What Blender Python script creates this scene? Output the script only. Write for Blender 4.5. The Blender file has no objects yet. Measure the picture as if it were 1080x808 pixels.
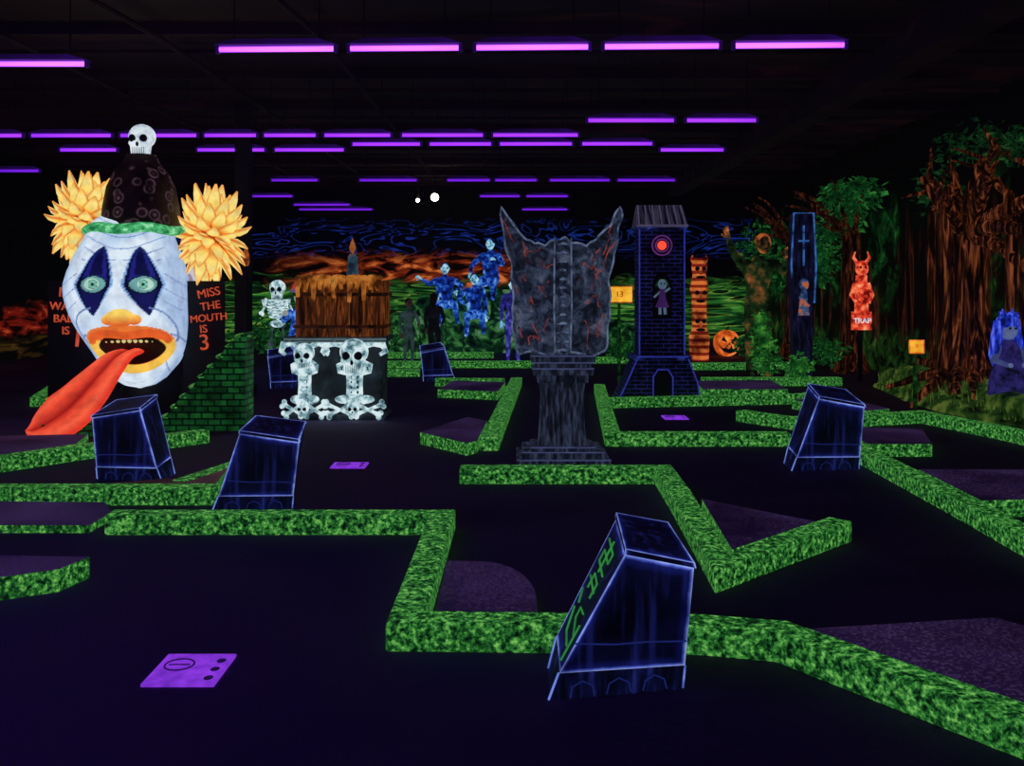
import bpy, math, random
from mathutils import Vector, Matrix, noise
R = random.Random(7)
sc = bpy.context.scene
try:
    sc.view_settings.view_transform = 'Standard'
    sc.view_settings.look = 'None'
except Exception: pass

# ---------------------------------------------------------------- helpers
def lin(c):
    o=[]
    for v in c[:3]:
        v=v/255.0
        o.append(v/12.92 if v<=0.04045 else ((v+0.055)/1.055)**2.4)
    return (o[0],o[1],o[2],1.0)

MATS={}
def newmat(name):
    m=bpy.data.materials.new(name); m.use_nodes=True
    nt=m.node_tree; nt.nodes.clear()
    out=nt.nodes.new('ShaderNodeOutputMaterial')
    p=nt.nodes.new('ShaderNodeBsdfPrincipled')
    nt.links.new(p.outputs[0],out.inputs[0])
    p.inputs['Roughness'].default_value=0.75
    p.inputs['Base Color'].default_value=(0.02,0.02,0.025,1)
    return m,nt,p
def coords(nt,scale=(1,1,1),kind='Object'):
    tc=nt.nodes.new('ShaderNodeTexCoord'); mp=nt.nodes.new('ShaderNodeMapping')
    nt.links.new(tc.outputs[kind],mp.inputs[0]); mp.inputs['Scale'].default_value=scale
    return mp.outputs[0]
def noise_tex(nt,vec,scale=5,detail=3,rough=0.5,dist=0.0):
    n=nt.nodes.new('ShaderNodeTexNoise'); nt.links.new(vec,n.inputs['Vector'])
    n.inputs['Scale'].default_value=scale; n.inputs['Detail'].default_value=detail
    n.inputs['Roughness'].default_value=rough; n.inputs['Distortion'].default_value=dist
    return n.outputs['Fac']
def ramp(nt,fac,stops):
    r=nt.nodes.new('ShaderNodeValToRGB'); nt.links.new(fac,r.inputs[0])
    cr=r.color_ramp
    while len(cr.elements)<len(stops): cr.elements.new(0.5)
    for e,(p,c) in zip(cr.elements,stops):
        e.position=p; e.color=lin(c)
    return r.outputs[0]
def mth(nt,op,a,b=None,c=None,clamp=False):
    n=nt.nodes.new('ShaderNodeMath'); n.operation=op; n.use_clamp=clamp
    for i,v in enumerate((a,b,c)):
        if v is None: continue
        if isinstance(v,(int,float)): n.inputs[i].default_value=v
        else: nt.links.new(v,n.inputs[i])
    return n.outputs[0]
def mixc(nt,fac,a,b,mode='MIX'):
    n=nt.nodes.new('ShaderNodeMix'); n.data_type='RGBA'; n.blend_type=mode
    def s(i,v):
        if isinstance(v,tuple): n.inputs[i].default_value=v
        elif isinstance(v,(int,float)): n.inputs[i].default_value=v
        else: nt.links.new(v,n.inputs[i])
    s(0,fac); s(6,a); s(7,b)
    return n.outputs[2]
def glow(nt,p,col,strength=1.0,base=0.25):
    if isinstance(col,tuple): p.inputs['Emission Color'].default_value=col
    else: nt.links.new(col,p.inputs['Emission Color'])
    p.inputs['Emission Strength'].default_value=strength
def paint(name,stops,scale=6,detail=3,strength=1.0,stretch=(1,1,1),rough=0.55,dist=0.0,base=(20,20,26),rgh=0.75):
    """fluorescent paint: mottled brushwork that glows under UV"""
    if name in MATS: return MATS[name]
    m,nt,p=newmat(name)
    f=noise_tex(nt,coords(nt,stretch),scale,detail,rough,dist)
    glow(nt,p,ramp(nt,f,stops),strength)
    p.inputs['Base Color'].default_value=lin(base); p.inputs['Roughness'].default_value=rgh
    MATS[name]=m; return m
def flat(name,c,strength=1.0,var=0.75,scale=9):
    return paint(name,[(0.3,tuple(int(v*var) for v in c)),(0.7,c)],scale,3,strength)
def attrmat(name,strength=1.0,lo=205):
    if name in MATS: return MATS[name]
    m,nt,p=newmat(name)
    a=nt.nodes.new('ShaderNodeAttribute'); a.attribute_name='paint'
    f=noise_tex(nt,coords(nt),7,4,0.6)
    v=ramp(nt,f,[(0.3,(lo,lo,lo+8)),(0.6,(255,255,255))])
    glow(nt,p,mixc(nt,1.0,a.outputs['Color'],v,'MULTIPLY'),strength)
    MATS[name]=m; return m
def brickmat(name,c1,c2,mortar,scale=4.0,ms=0.03,strength=1.0,bw=0.5,rh=0.25,nz=0.6):
    if name in MATS: return MATS[name]
    m,nt,p=newmat(name)
    tc=nt.nodes.new('ShaderNodeTexCoord'); s=nt.nodes.new('ShaderNodeSeparateXYZ')
    nt.links.new(tc.outputs['Object'],s.inputs[0])
    u=mth(nt,'ADD',s.outputs[0],s.outputs[1]); cx=nt.nodes.new('ShaderNodeCombineXYZ')
    nt.links.new(u,cx.inputs[0]); nt.links.new(s.outputs[2],cx.inputs[1])
    b=nt.nodes.new('ShaderNodeTexBrick'); nt.links.new(cx.outputs[0],b.inputs['Vector'])
    b.inputs['Scale'].default_value=scale; b.inputs['Mortar Size'].default_value=ms
    b.inputs['Brick Width'].default_value=bw; b.inputs['Row Height'].default_value=rh
    b.inputs['Mortar Smooth'].default_value=0.4
    b.inputs['Color1'].default_value=lin(c1); b.inputs['Color2'].default_value=lin(c2); b.inputs['Mortar'].default_value=lin(mortar)
    f=noise_tex(nt,coords(nt),6,4,0.6)
    v=ramp(nt,f,[(0.3,(int(255*nz),)*3),(0.65,(255,255,255))])
    glow(nt,p,mixc(nt,1.0,b.outputs['Color'],v,'MULTIPLY'),strength)
    MATS[name]=m; return m

def mesh_obj(name,v,f,mats,parent=None,loc=(0,0,0),rot=(0,0,0),smooth=False,mi=None,cols=None):
    me=bpy.data.meshes.new(name); me.from_pydata([tuple(a) for a in v],[],[tuple(a) for a in f])
    if not isinstance(mats,(list,tuple)): mats=[mats]
    for m in mats: me.materials.append(m)
    if mi is not None:
        for p,i in zip(me.polygons,mi): p.material_index=i
    if cols is not None:
        a=me.color_attributes.new('paint','FLOAT_COLOR','POINT')
        for i,c in enumerate(cols): a.data[i].color=c
    if smooth:
        for p in me.polygons: p.use_smooth=True
    me.update()
    o=bpy.data.objects.new(name,me); sc.collection.objects.link(o)
    o.location=loc; o.rotation_euler=rot
    if parent: o.parent=parent
    return o
def empty(name,loc=(0,0,0),rz=0,s=1):
    e=bpy.data.objects.new(name,None); sc.collection.objects.link(e)
    e.location=loc; e.rotation_euler=(0,0,rz); e.scale=(s,s,s); e.empty_display_size=0.2
    return e

class Geo:
    def __init__(s): s.v=[];s.f=[];s.m=[];s.c=[]
    def add(s,v,f,mi=0,col=(1,1,1,1)):
        o=len(s.v); s.v+= [Vector(a) for a in v]; s.f+=[tuple(i+o for i in q) for q in f]; s.m+=[mi]*len(f)
        s.c += col if isinstance(col,list) else [col]*len(v)
        return s
    def box(s,c,d,mi=0,rot=None,taper=1.0,col=(1,1,1,1)):
        x,y,z=d[0]/2,d[1]/2,d[2]/2; t=taper
        v=[Vector(a) for a in [(-x,-y,-z),(x,-y,-z),(x,y,-z),(-x,y,-z),(-x*t,-y*t,z),(x*t,-y*t,z),(x*t,y*t,z),(-x*t,y*t,z)]]
        if rot is not None: v=[rot@a for a in v]
        v=[a+Vector(c) for a in v]
        return s.add(v,[(0,3,2,1),(4,5,6,7),(0,1,5,4),(1,2,6,5),(2,3,7,6),(3,0,4,7)],mi,col)
    def ell(s,c,r,mi=0,rot=None,seg=16,rings=10,col=(1,1,1,1)):
        if isinstance(r,(int,float)): r=(r,r,r)
        v=[Vector((0,0,r[2]))]
        for i in range(1,rings):
            a=math.pi*i/rings
            for j in range(seg):
                b=2*math.pi*j/seg
                v.append(Vector((r[0]*math.sin(a)*math.cos(b),r[1]*math.sin(a)*math.sin(b),r[2]*math.cos(a))))
        v.append(Vector((0,0,-r[2])))
        f=[(0,1+j,1+(j+1)%seg) for j in range(seg)]
        for i in range(rings-2):
            for j in range(seg):
                a=1+i*seg+j; b=1+i*seg+(j+1)%seg
                f.append((a,a+seg,b+seg,b))
        l=len(v)-1; k=1+(rings-2)*seg
        f+=[(l,k+(j+1)%seg,k+j) for j in range(seg)]
        if rot is not None: v=[rot@a for a in v]
        v=[a+Vector(c) for a in v]
        return s.add(v,f,mi,col)
    def tube(s,pts,rad,n=8,mi=0,flat=1.0,close=False,col=(1,1,1,1)):
        pts=[Vector(p) for p in pts]; k=len(pts)
        if isinstance(rad,(int,float)): rad=[rad]*k
        v=[];up=Vector((0.13,0.2,1)).normalized()
        prev=None
        for i,p in enumerate(pts):
            if close: t=pts[(i+1)%k]-pts[i-1]
            else: t=pts[min(i+1,k-1)]-pts[max(i-1,0)]
            t=t.normalized() if t.length>1e-9 else Vector((0,0,1))
            if prev is None:
                a=t.cross(up)
                if a.length<0.05: a=t.cross(Vector((1,0,0)))
                a.normalize()
            else:
                a=prev-t*prev.dot(t)
                a = a.normalized() if a.length>1e-6 else t.orthogonal().normalized()
            prev=a; b=t.cross(a)
            for j in range(n):
                w=2*math.pi*j/n
                v.append(p+a*math.cos(w)*rad[i]+b*math.sin(w)*rad[i]*flat)
        f=[]
        for i in range(k if close else k-1):
            for j in range(n):
                i2=(i+1)%k
                f.append((i*n+j,i*n+(j+1)%n,i2*n+(j+1)%n,i2*n+j))
        if not close:
            f.append(tuple(range(n-1,-1,-1))); f.append(tuple((k-1)*n+j for j in range(n)))
        return s.add(v,f,mi,col)
    def lathe(s,prof,seg=24,mi=0,c=(0,0,0),flute=None,sy=1.0,col=(1,1,1,1)):
        v=[]
        for (r,z) in prof:
            for j in range(seg):
                a=2*math.pi*j/seg; rr=r*(1-(flute if (flute and j%2) else 0))
                v.append(Vector((c[0]+rr*math.cos(a),c[1]+sy*rr*math.sin(a),c[2]+z)))
        f=[]
        for i in range(len(prof)-1):
            for j in range(seg):
                f.append((i*seg+j,i*seg+(j+1)%seg,(i+1)*seg+(j+1)%seg,(i+1)*seg+j))
        f.append(tuple(range(seg-1,-1,-1))); f.append(tuple((len(prof)-1)*seg+j for j in range(seg)))
        return s.add(v,f,mi,col)
    def prism(s,poly,y0,y1,mi=0,col=(1,1,1,1)):
        """polygon in xz extruded along y"""
        n=len(poly); v=[(x,y0,z) for x,z in poly]+[(x,y1,z) for x,z in poly]
        f=[tuple(range(n)),tuple(range(2*n-1,n-1,-1))]+[(i,i+n,(i+1)%n+n,(i+1)%n) for i in range(n)]
        return s.add(v,f,mi,col)
    def build(s,name,mats,parent=None,loc=(0,0,0),rot=(0,0,0),smooth=True,cols=False,bevel=0):
        o=mesh_obj(name,s.v,s.f,mats,parent,loc,rot,smooth,s.m,s.c if cols else None)
        if bevel:
            b=o.modifiers.new('bevel','BEVEL'); b.width=bevel; b.segments=2; b.limit_method='ANGLE'
        return o
def RM(x=0,y=0,z=0):
    return (Matrix.Rotation(z,3,'Z')@Matrix.Rotation(y,3,'Y')@Matrix.Rotation(x,3,'X'))
def text(name,body,size,mat,parent,loc,rot=(math.pi/2,0,0),ext=0.008):
    c=bpy.data.curves.new(name,'FONT'); c.body=body; c.size=size; c.extrude=ext; c.align_x='CENTER'; c.align_y='CENTER'
    c.materials.append(mat); o=bpy.data.objects.new(name,c); sc.collection.objects.link(o)
    o.parent=parent; o.location=loc; o.rotation_euler=rot; return o

# ---------------------------------------------------------------- materials
BLACK=paint('matte_black',[(0.4,(2,2,4)),(0.6,(4,3,7))],5,2,1.0,base=(10,10,12))
TURF=paint('glow_turf',[(0.37,(4,17,9)),(0.46,(20,70,28)),(0.55,(54,130,52)),(0.68,(130,200,98))],34,4,0.88,rough=0.7)
def speck(name,basec,fleckc,thr=0.66,scale=90,base=(26,20,38),rough=.9):
    m,nt,p=newmat(name)
    f=noise_tex(nt,coords(nt),scale,2,0.6)
    g=noise_tex(nt,coords(nt),1.3,3,0.6)
    c1=ramp(nt,f,[(thr-0.06,basec),(thr+0.05,fleckc)])
    c2=ramp(nt,g,[(0.3,(120,120,120)),(0.7,(255,255,255))])
    glow(nt,p,mixc(nt,1.0,c1,c2,'MULTIPLY'),1.0)
    p.inputs['Base Color'].default_value=lin(base); p.inputs['Roughness'].default_value=rough
    return m
ISLE=speck('purple_felt',(32,20,50),(60,44,78),0.56,60,base=(88,66,114))
FLOOR=speck('carpet',(4,2,6),(20,8,26),0.60,55,base=(70,54,98))
WHITE=paint('glow_white',[(0.3,(150,170,190)),(0.6,(225,235,240))],8,3)
SKULLW=paint('bone_paint',[(0.34,(62,92,104)),(0.46,(140,176,184)),(0.57,(214,234,238))],10,4,0.98)
DARKEYE=flat('socket_dark',(8,10,16))
ORANGE=paint('glow_orange',[(0.3,(190,70,20)),(0.65,(255,140,50))],9,3)
ORDIM=paint('dim_orange',[(0.35,(60,22,10)),(0.65,(170,84,40))],9,3)
YELLOW=paint('glow_yellow',[(0.3,(225,150,30)),(0.65,(250,190,60))],9,3)
BLUE=paint('glow_blue',[(0.36,(5,10,45)),(0.5,(20,60,160)),(0.66,(90,150,235))],9,4)
BLUEDK=paint('dim_blue',[(0.4,(4,5,18)),(0.6,(16,24,70)),(0.72,(40,60,140))],8,4)
GREENDK=paint('dim_green',[(0.4,(3,10,5)),(0.58,(12,50,18)),(0.72,(36,100,34))],9,4)
LEAF=paint('leaf_glow',[(0.38,(3,16,7)),(0.56,(12,56,22)),(0.7,(44,112,44))],5,4)
BARK=paint('bark_glow',[(0.44,(10,4,3)),(0.54,(50,22,12)),(0.61,(104,50,26)),(0.70,(150,82,46))],2.6,5,0.66,stretch=(6,6,0.6),dist=1.0)
WOOD=paint('wood_glow',[(0.36,(14,6,3)),(0.48,(56,26,10)),(0.6,(108,54,20)),(0.75,(150,92,36))],2.6,5,0.8,stretch=(6,6,0.8),dist=1.8)

# ---------------------------------------------------------------- room shell
XL,XR,YB,YF,ZC=-10.5,6.75,26.6,-3.0,4.35
def wall(name,v,mat):
    return mesh_obj(name,v,[(0,1,2,3)],mat)
m,nt,p=newmat('mural_back')
tc=nt.nodes.new('ShaderNodeTexCoord'); s=nt.nodes.new('ShaderNodeSeparateXYZ'); nt.links.new(tc.outputs['Object'],s.inputs[0])
X,Z=s.outputs[0],s.outputs[2]
n1=noise_tex(nt,coords(nt,(0.5,1,1.6)),1.6,5,0.6,1.5)
n2=noise_tex(nt,coords(nt,(0.5,1,1.7)),1.1,2,0.5,1.6)
n3=noise_tex(nt,coords(nt,(0.5,1,2.6)),2.4,5,0.65,1.0)
n4=noise_tex(nt,coords(nt,(0.22,1,1.5)),1.5,3,0.5,1.2)
def band(nt,v,a,b,c,d):
    u=nt.nodes.new('ShaderNodeMapRange'); nt.links.new(v,u.inputs[0]); u.inputs[1].default_value=a; u.inputs[2].default_value=b
    w=nt.nodes.new('ShaderNodeMapRange'); nt.links.new(v,w.inputs[0]); w.inputs[1].default_value=c; w.inputs[2].default_value=d; w.inputs[3].default_value=1; w.inputs[4].default_value=0
    return mth(nt,'MULTIPLY',u.outputs[0],w.outputs[0])
bf=mth(nt,'FRACT',mth(nt,'MULTIPLY',n2,7.0))
blue=ramp(nt,bf,[(0.0,(0,0,4)),(0.38,(1,2,10)),(0.5,(22,44,130)),(0.62,(1,2,10)),(1.0,(0,0,4))])
org=ramp(nt,n1,[(0.44,(8,1,0)),(0.54,(120,40,14)),(0.64,(220,120,56))])
grn=ramp(nt,n3,[(0.42,(2,5,4)),(0.54,(16,66,28)),(0.62,(66,150,54)),(0.74,(130,164,70))])
rg=mth(nt,'FRACT',mth(nt,'MULTIPLY',mth(nt,'ADD',mth(nt,'MULTIPLY',Z,0.55),mth(nt,'MULTIPLY',n4,1.6)),3.2))
rim=ramp(nt,rg,[(0.0,(3,8,5)),(0.6,(10,40,18)),(0.88,(50,124,44)),(0.97,(150,190,76)),(1.0,(3,8,5))])
grn=mixc(nt,0.55,grn,rim)
zz=mth(nt,'ADD',Z,mth(nt,'MULTIPLY',n1,1.2)); 
bmask=band(nt,Z,2.3,2.6,3.1,3.5); omask=mth(nt,'MULTIPLY',band(nt,zz,2.15,2.4,2.9,3.2),band(nt,X,-7,-4.5,.5,1.6)); gmask=band(nt,zz,0.2,0.6,2.0,2.4)
c=mixc(nt,bmask,(0.0006,0.0004,0.0012,1),blue)
c=mixc(nt,omask,c,org); c=mixc(nt,gmask,c,grn)
glow(nt,p,c,0.85); MUR=m
wall('wall_back',[(XL,YB,0),(XR,YB,0),(XR,YB,ZC),(XL,YB,ZC)],MUR)
m,nt,p=newmat('mural_right')
tc=nt.nodes.new('ShaderNodeTexCoord'); s=nt.nodes.new('ShaderNodeSeparateXYZ'); nt.links.new(tc.outputs['Object'],s.inputs[0])
Yc,Z=s.outputs[1],s.outputs[2]
t1=noise_tex(nt,coords(nt,(1,1.3,0.16)),1.9,4,0.55,0.8)
l1=noise_tex(nt,coords(nt,(1,1,1)),2.6,6,0.7,0.6); l2=noise_tex(nt,coords(nt,(1,1,1)),0.55,2,0.5)
trunk=ramp(nt,t1,[(0.5,(2,1,2)),(0.57,(32,12,8)),(0.6,(72,28,16)),(0.63,(10,4,5)),(0.7,(40,16,10)),(0.74,(2,1,2))])
leaf=ramp(nt,l1,[(0.46,(2,4,3)),(0.58,(10,56,22)),(0.70,(44,120,44))])
lm=mth(nt,'MULTIPLY',ramp(nt,l2,[(0.43,(0,0,0)),(0.55,(255,255,255))]),band(nt,Z,1.0,1.8,3.0,3.6))
tm=band(nt,Z,0.1,0.6,2.0,3.0)
c=mixc(nt,tm,(0.0006,0.0004,0.001,1),trunk); c=mixc(nt,lm,c,leaf)
gm=band(nt,Z,-0.2,0.1,0.5,0.9); c=mixc(nt,gm,c,ramp(nt,l1,[(0.45,(3,6,4)),(0.6,(24,56,20)),(0.72,(90,110,40))]))
glow(nt,p,c,0.7)
wall('wall_right',[(XR,YB,0),(XR,YF,0),(XR,YF,ZC),(XR,YB,ZC)],m)
m,nt,p=newmat('mural_left')
tc=nt.nodes.new('ShaderNodeTexCoord'); s=nt.nodes.new('ShaderNodeSeparateXYZ'); nt.links.new(tc.outputs['Object'],s.inputs[0])
Z=s.outputs[2]
n1=noise_tex(nt,coords(nt,(1,0.4,1.8)),1.5,5,0.65,1.2); n3=noise_tex(nt,coords(nt,(1,0.8,1.8)),2.0,5,0.6,1.0)
zz=mth(nt,'ADD',Z,mth(nt,'MULTIPLY',n3,0.6))
c=mixc(nt,band(nt,zz,0.8,1.0,1.25,1.5),(0.0006,0.0004,0.001,1),ramp(nt,n1,[(0.4,(8,1,2)),(0.52,(120,24,14)),(0.66,(230,90,50))]))
c=mixc(nt,band(nt,zz,-.1,0.1,0.6,0.8),c,ramp(nt,n1,[(0.45,(4,3,3)),(0.6,(60,40,14)),(0.72,(100,90,30))]))
glow(nt,p,c,0.75)
wall('wall_left',[(XL,YF,0),(XL,YB,0),(XL,YB,ZC),(XL,YF,ZC)],m)
wall('wall_front',[(XR,YF,0),(XL,YF,0),(XL,YF,ZC),(XR,YF,ZC)],BLACK)
wall('floor',[(XL,YF,0),(XR,YF,0),(XR,YB,0),(XL,YB,0)],FLOOR)
CEIL=paint('ceiling_black',[(0.4,(5,2,7)),(0.62,(10,4,10)),(0.75,(26,9,14))],1.4,6,0.7,stretch=(0.35,1,1),base=(34,28,40),dist=1.0)
wall('ceiling',[(XL,YB,ZC),(XR,YB,ZC),(XR,YF,ZC),(XL,YF,ZC)],CEIL)
g=Geo()
for i in range(12):
    y=1.4+i*2.15
    g.box(((XL+XR)/2,y,ZC-0.06),(XR-XL-0.02,0.08,0.12))
    g.tube([(XL+0.1,y+0.8,ZC-0.1),(XR-0.1,y+0.8,ZC-0.1)],0.025,6)
for x in (-6.2,-4.6,-2.9): g.tube([(x,0,ZC-.16),(x+.9,10,ZC-.16),(x+1.0,22,ZC-.16)],.03,6)
g.build('ceiling_joists',[CEIL],smooth=False)
g=Geo(); g.box((4.3,12,ZC-0.2),(0.35,27,0.38)); g.build('ceiling_beam',[CEIL],smooth=False)
col=empty('support_column',(-3.85,13.6,0)); g=Geo(); g.box((0,0,2.1),(0.2,0.2,4.2)); g.box((0,0,0.08),(0.3,0.3,0.16)); g.build('shaft',[BLACK],col,smooth=False)

# ---------------------------------------------------------------- UV tubes
def tubemat(name,core,rim,st):
    m,nt,p=newmat(name); fr=nt.nodes.new('ShaderNodeLayerWeight'); fr.inputs[0].default_value=0.35
    glow(nt,p,mixc(nt,fr.outputs['Facing'],core,rim),st); return m
TUBE=tubemat('uv_tube',(0.5,0.11,1.0,1),(0.18,0.015,0.8,1),2.7)
TUBEM=tubemat('uv_tube_mid',(0.28,0.03,0.85,1),(0.12,0.008,0.6,1),1.8)  # middle rows: same kind of tube, emission turned down for distance
TUBEF=tubemat('uv_tube_far',(0.15,0.012,0.6,1),(0.07,0.004,0.42,1),1.3)  # back rows: dimmer, bluer emission colour stands in for distance
TUBEN=tubemat('uv_tube_boosted',(0.26,0.07,1.0,1),(0.18,0.04,0.9,1),36)  # unseen tubes near the camera, output boosted to tint the floor purple
REFL=paint('reflector',[(0.4,(18,5,42)),(0.6,(30,8,70))],2,2,1.0,base=(60,50,80))
rows=[(8.0,[(-2.52,-1.48),(-1.40,-.42),(-.33,.67),(.75,1.76),(1.84,2.8)],-0.05),
(8.6,[(-4.95,-3.84)],0),(11.56,[(.90,2.0),(2.1,3.0)],0),
(12.7,[(-7.4,-6.55),(-6.48,-5.35),(-5.28,-4.2),(-4.15,-3.4),(-3.35,-2.6),(-2.54,-1.6),(-1.5,-.36),(-.28,.91)],-0.01),
(13.5,[(-2.3,-1.28),(-1.2,-.27),(-.2,.88),(.97,2.02)],-0.02),
(14.1,[(2.18,3.17),(-3.55,-2.47),(-4.7,-3.65),(-6.74,-5.85)],0),
(16.7,[(-9.2,-8.3)],0),(18.2,[(-4.64,-3.7),(-2.95,-1.8),(-1.27,-.4),(-.35,.5),(.7,1.9),(2.0,3.15)],0),
(21.5,[(-6,-4.95),(-.75,.2),(.3,1.29)],0),(23.8,[(-5.5,-4.05)],0),(25.3,[(-5.7,-3.7),(.25,1.5)],0),
(3.4,[(-4.6,-3.4),(-3.3,-2.1)],0),(0.6,[(-4.2,-3.0),(-2.6,-1.4)],0)]
for (y,segs,sl) in rows:
    for (a,b) in segs:
        z=3.6; w=b-a; cx=(a+b)/2
        f=empty('blacklight_fixture',(cx,y+sl*cx*0.6,z))
        f.rotation_euler=(0,0,math.atan(sl*0.6) if sl else 0)
        g=Geo(); g.tube([(-w/2+0.03,0,0),(w/2-0.03,0,0)],0.024,10); g.build('tube',[TUBEN if y<5 else TUBE if y<10 else TUBEM if y<15 else TUBEF],f)
        g=Geo(); g.box((0,0,0.055),(w,0.12,0.05),0,taper=0.7); g.box((-w/2+0.015,0,0),(0.03,0.05,0.07)); g.box((w/2-0.015,0,0),(0.03,0.05,0.07))
        g.build('housing',[REFL],f,smooth=False)
        g=Geo()
        for sx in (-0.35,0.35): g.tube([(sx*w,0,0.08),(sx*w,0,ZC-z-0.005)],0.006,5)
        g.build('hanger_rods',[BLACK],f)
WL,nt,p=newmat('white_lamp'); glow(nt,p,(1.0,0.85,0.7,1),9)
for (x,y,z,r) in [(-1.95,24,3.80,0.10),(-2.4,24.2,3.74,0.05)]:
    e=empty('ceiling_spotlight',(x,y,z)); g=Geo(); g.ell((0,-0.06,0),r,0); g.build('bulb',[WL],e)
    g=Geo(); g.lathe([(r*0.6,0.02),(r*1.0,0.05),(r*0.7,0.2)],14); g.tube([(0,0,0.15),(0,0,ZC-z-0.01)],0.02,6); g.build('can',[BLACK],e)

# ---------------------------------------------------------------- turf borders
H=0.13
def border(pts,w=0.16,h=H,seed=0):
    P=[Vector((a,b,0)) for a,b in pts]; n=len(P); L=[];Rr=[]
    for i in range(n):
        d1=(P[i]-P[i-1]).normalized() if i>0 else (P[1]-P[0]).normalized()
        d2=(P[i+1]-P[i]).normalized() if i<n-1 else d1
        nn=Vector((-(d1+d2).y,(d1+d2).x,0)).normalized()
        k=1/max(0.45,nn.dot(Vector((-d1.y,d1.x,0))))
        L.append(P[i]+nn*w/2*k); Rr.append(P[i]-nn*w/2*k)
    v=[];f=[]
    for i in range(n):
        for q,z in ((L[i],0),(Rr[i],0),(Rr[i],h),(L[i],h)): v.append((q.x,q.y,z))
    for i in range(n-1):
        a=i*4;b=a+4
        for k in range(4): f.append((a+k,a+(k+1)%4,b+(k+1)%4,b+k))
    f.append((3,2,1,0)); e=(n-1)*4; f.append((e,e+1,e+2,e+3))
    o=mesh_obj('turf_border',v,f,TURF); b=o.modifiers.new('b','BEVEL'); b.width=0.012; b.segments=2
    return o
def island(poly,h=H-0.012,mound=0.0):
    n=len(poly); v=[(x,y,0) for x,y in poly]+[(x,y,h) for x,y in poly]
    cx=sum(a for a,b in poly)/n; cy=sum(b for a,b in poly)/n
    v.append((cx,cy,h+mound)); f=[(i,(i+1)%n,(i+1)%n+n,i+n) for i in range(n)]+[(i+n,(i+1)%n+n,2*n) for i in range(n)]
    mi=[0]*n+[1]*n
    return mesh_obj('felt_island',v,f,[TURF,ISLE],mi=mi)
border([(-2.6,6.12),(-.45,6.12),(-.47,4.2),(.82,4.16),(1.16,4.08),(1.80,3.2),(2.5,2.3)])
border([(-5.2,6.93),(-2.15,6.93)])
border([(-2.5,7.12),(-2.22,8.1),(-2.4,9.9)],0.13)
border([(-.42,7.66),(1.22,7.66),(1.2,6.8),(1.12,5.05),(2.06,5.95)])
border([(-.22,9.1),(.07,15.0)],0.18)
border([(1.29,14.0),(1.0,9.42),(2.75,9.42)])
border([(3.2,9.2),(3.16,8.4),(3.12,6.7),(3.06,5.2)])
border([(2.67,11.1),(3.1,10.5),(3.9,10.7),(4.75,11.0),(5.1,9.7),(5.3,8.4)])
border([(1.22,12.3),(3.9,12.75),(4.6,13.4)],0.15)
border([(3.0,15.0),(5.2,15.0)],0.18); border([(2.7,17.7),(5.3,17.9)],0.18); border([(1.4,19.2),(3.4,19.4)],0.18)
border([(-2.4,18.2),(1.1,18.2),(1.2,16.4)],0.18); border([(-3.4,20.5),(-.4,20.6)],0.18); border([(-1.2,14.9),(-.12,14.8)],0.15); border([(-2.7,16.4),(-1.6,16.5)],0.15)
border([(-5.2,7.6),(-4.45,8.02),(-3.95,8.7),(-3.1,9.6)])
border([(-6.2,12.4),(-7.2,15.5)],0.2)
island([(-3.6,5.22),(-2.3,5.16),(-2.36,4.93),(-2.62,4.78),(-3.6,4.6)])
island([(1.31,6.55),(1.23,5.3),(1.9,5.93)],mound=0.03)
island([(1.27,4.08),(2.15,4.22),(2.75,3.4),(1.88,3.27)],mound=0.02)
hp=[(-.36,4.30),(.12,4.30)]+[(.12-.30*(1-math.cos(a)),4.62+.62*math.sin(a)) for a in [k*math.pi/2/8 for k in range(9)]]+[(-.36,5.25)]
island(hp,0.07,0.02)
island([(-4.4,6.1),(-2.72,6.1),(-2.72,6.45),(-2.9,6.75),(-4.4,6.8)],0.05)
WARM=speck('warm_felt',(62,42,50),(104,72,62),0.56,50,base=(120,90,100))  # felt in a warmer, lighter tone than the other islands
o=island([(-3.0,7.05),(-2.2,7.03),(-2.32,7.9),(-2.55,7.2)],0.12); o.data.materials[1]=WARM
island([(-.92,9.5),(-.42,8.85),(-.33,9.0),(-.27,10.3),(-.5,10.6)],mound=0.02)
island([(-1.05,13.4),(-.2,13.1),(-.1,14.4),(-.9,14.6)])
island([(3.22,6.5),(4.3,6.6),(4.2,7.6),(3.26,7.6)],mound=0.02)
island([(-5.2,7.75),(-4.5,8.15),(-4.05,8.8),(-4.2,9.4),(-5.4,9.2)],mound=0.04)
island([(3.3,8.8),(3.9,8.8),(4.2,9.7),(3.4,9.9)]); island([(3.95,11.0),(4.5,11.3),(4.4,12.4),(3.6,12.2)])
island([(2.7,13.4),(3.9,13.4),(4.0,14.7),(2.8,14.6)])

TEE=paint('tee_purple',[(0.3,(104,38,186)),(0.7,(146,60,232))],14,3,0.95); TEED=flat('tee_print',(35,12,70))
def tee(x,y,w,d,rz=0):
    e=empty('tee_mat',(x,y,0.0),rz); g=Geo(); g.box((0,0,0.006),(w,d,0.012)); g.build('mat',[TEE],e,smooth=False)
    g=Geo()
    for i in range(3): g.ell((w*0.36,-d*0.3+i*d*0.28,0.0125),(0.02*w/.3,0.024,0.002),0)
    g.tube([( -w*0.2+0.06*math.cos(a),d*0.12+0.06*math.sin(a),0.0125) for a in [k*math.pi/8 for k in range(16)]],0.004,5,close=True)
    g.tube([(-w*0.35,d*0.12,0.0125),(-w*0.05,d*0.12,0.0125)],0.004,5); g.build('print',[TEED],e)
tee(-1.33,3.92,.29,.31); tee(-1.43,8.35,.30,.24); tee(1.95,11.35,.28,.3)

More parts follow.
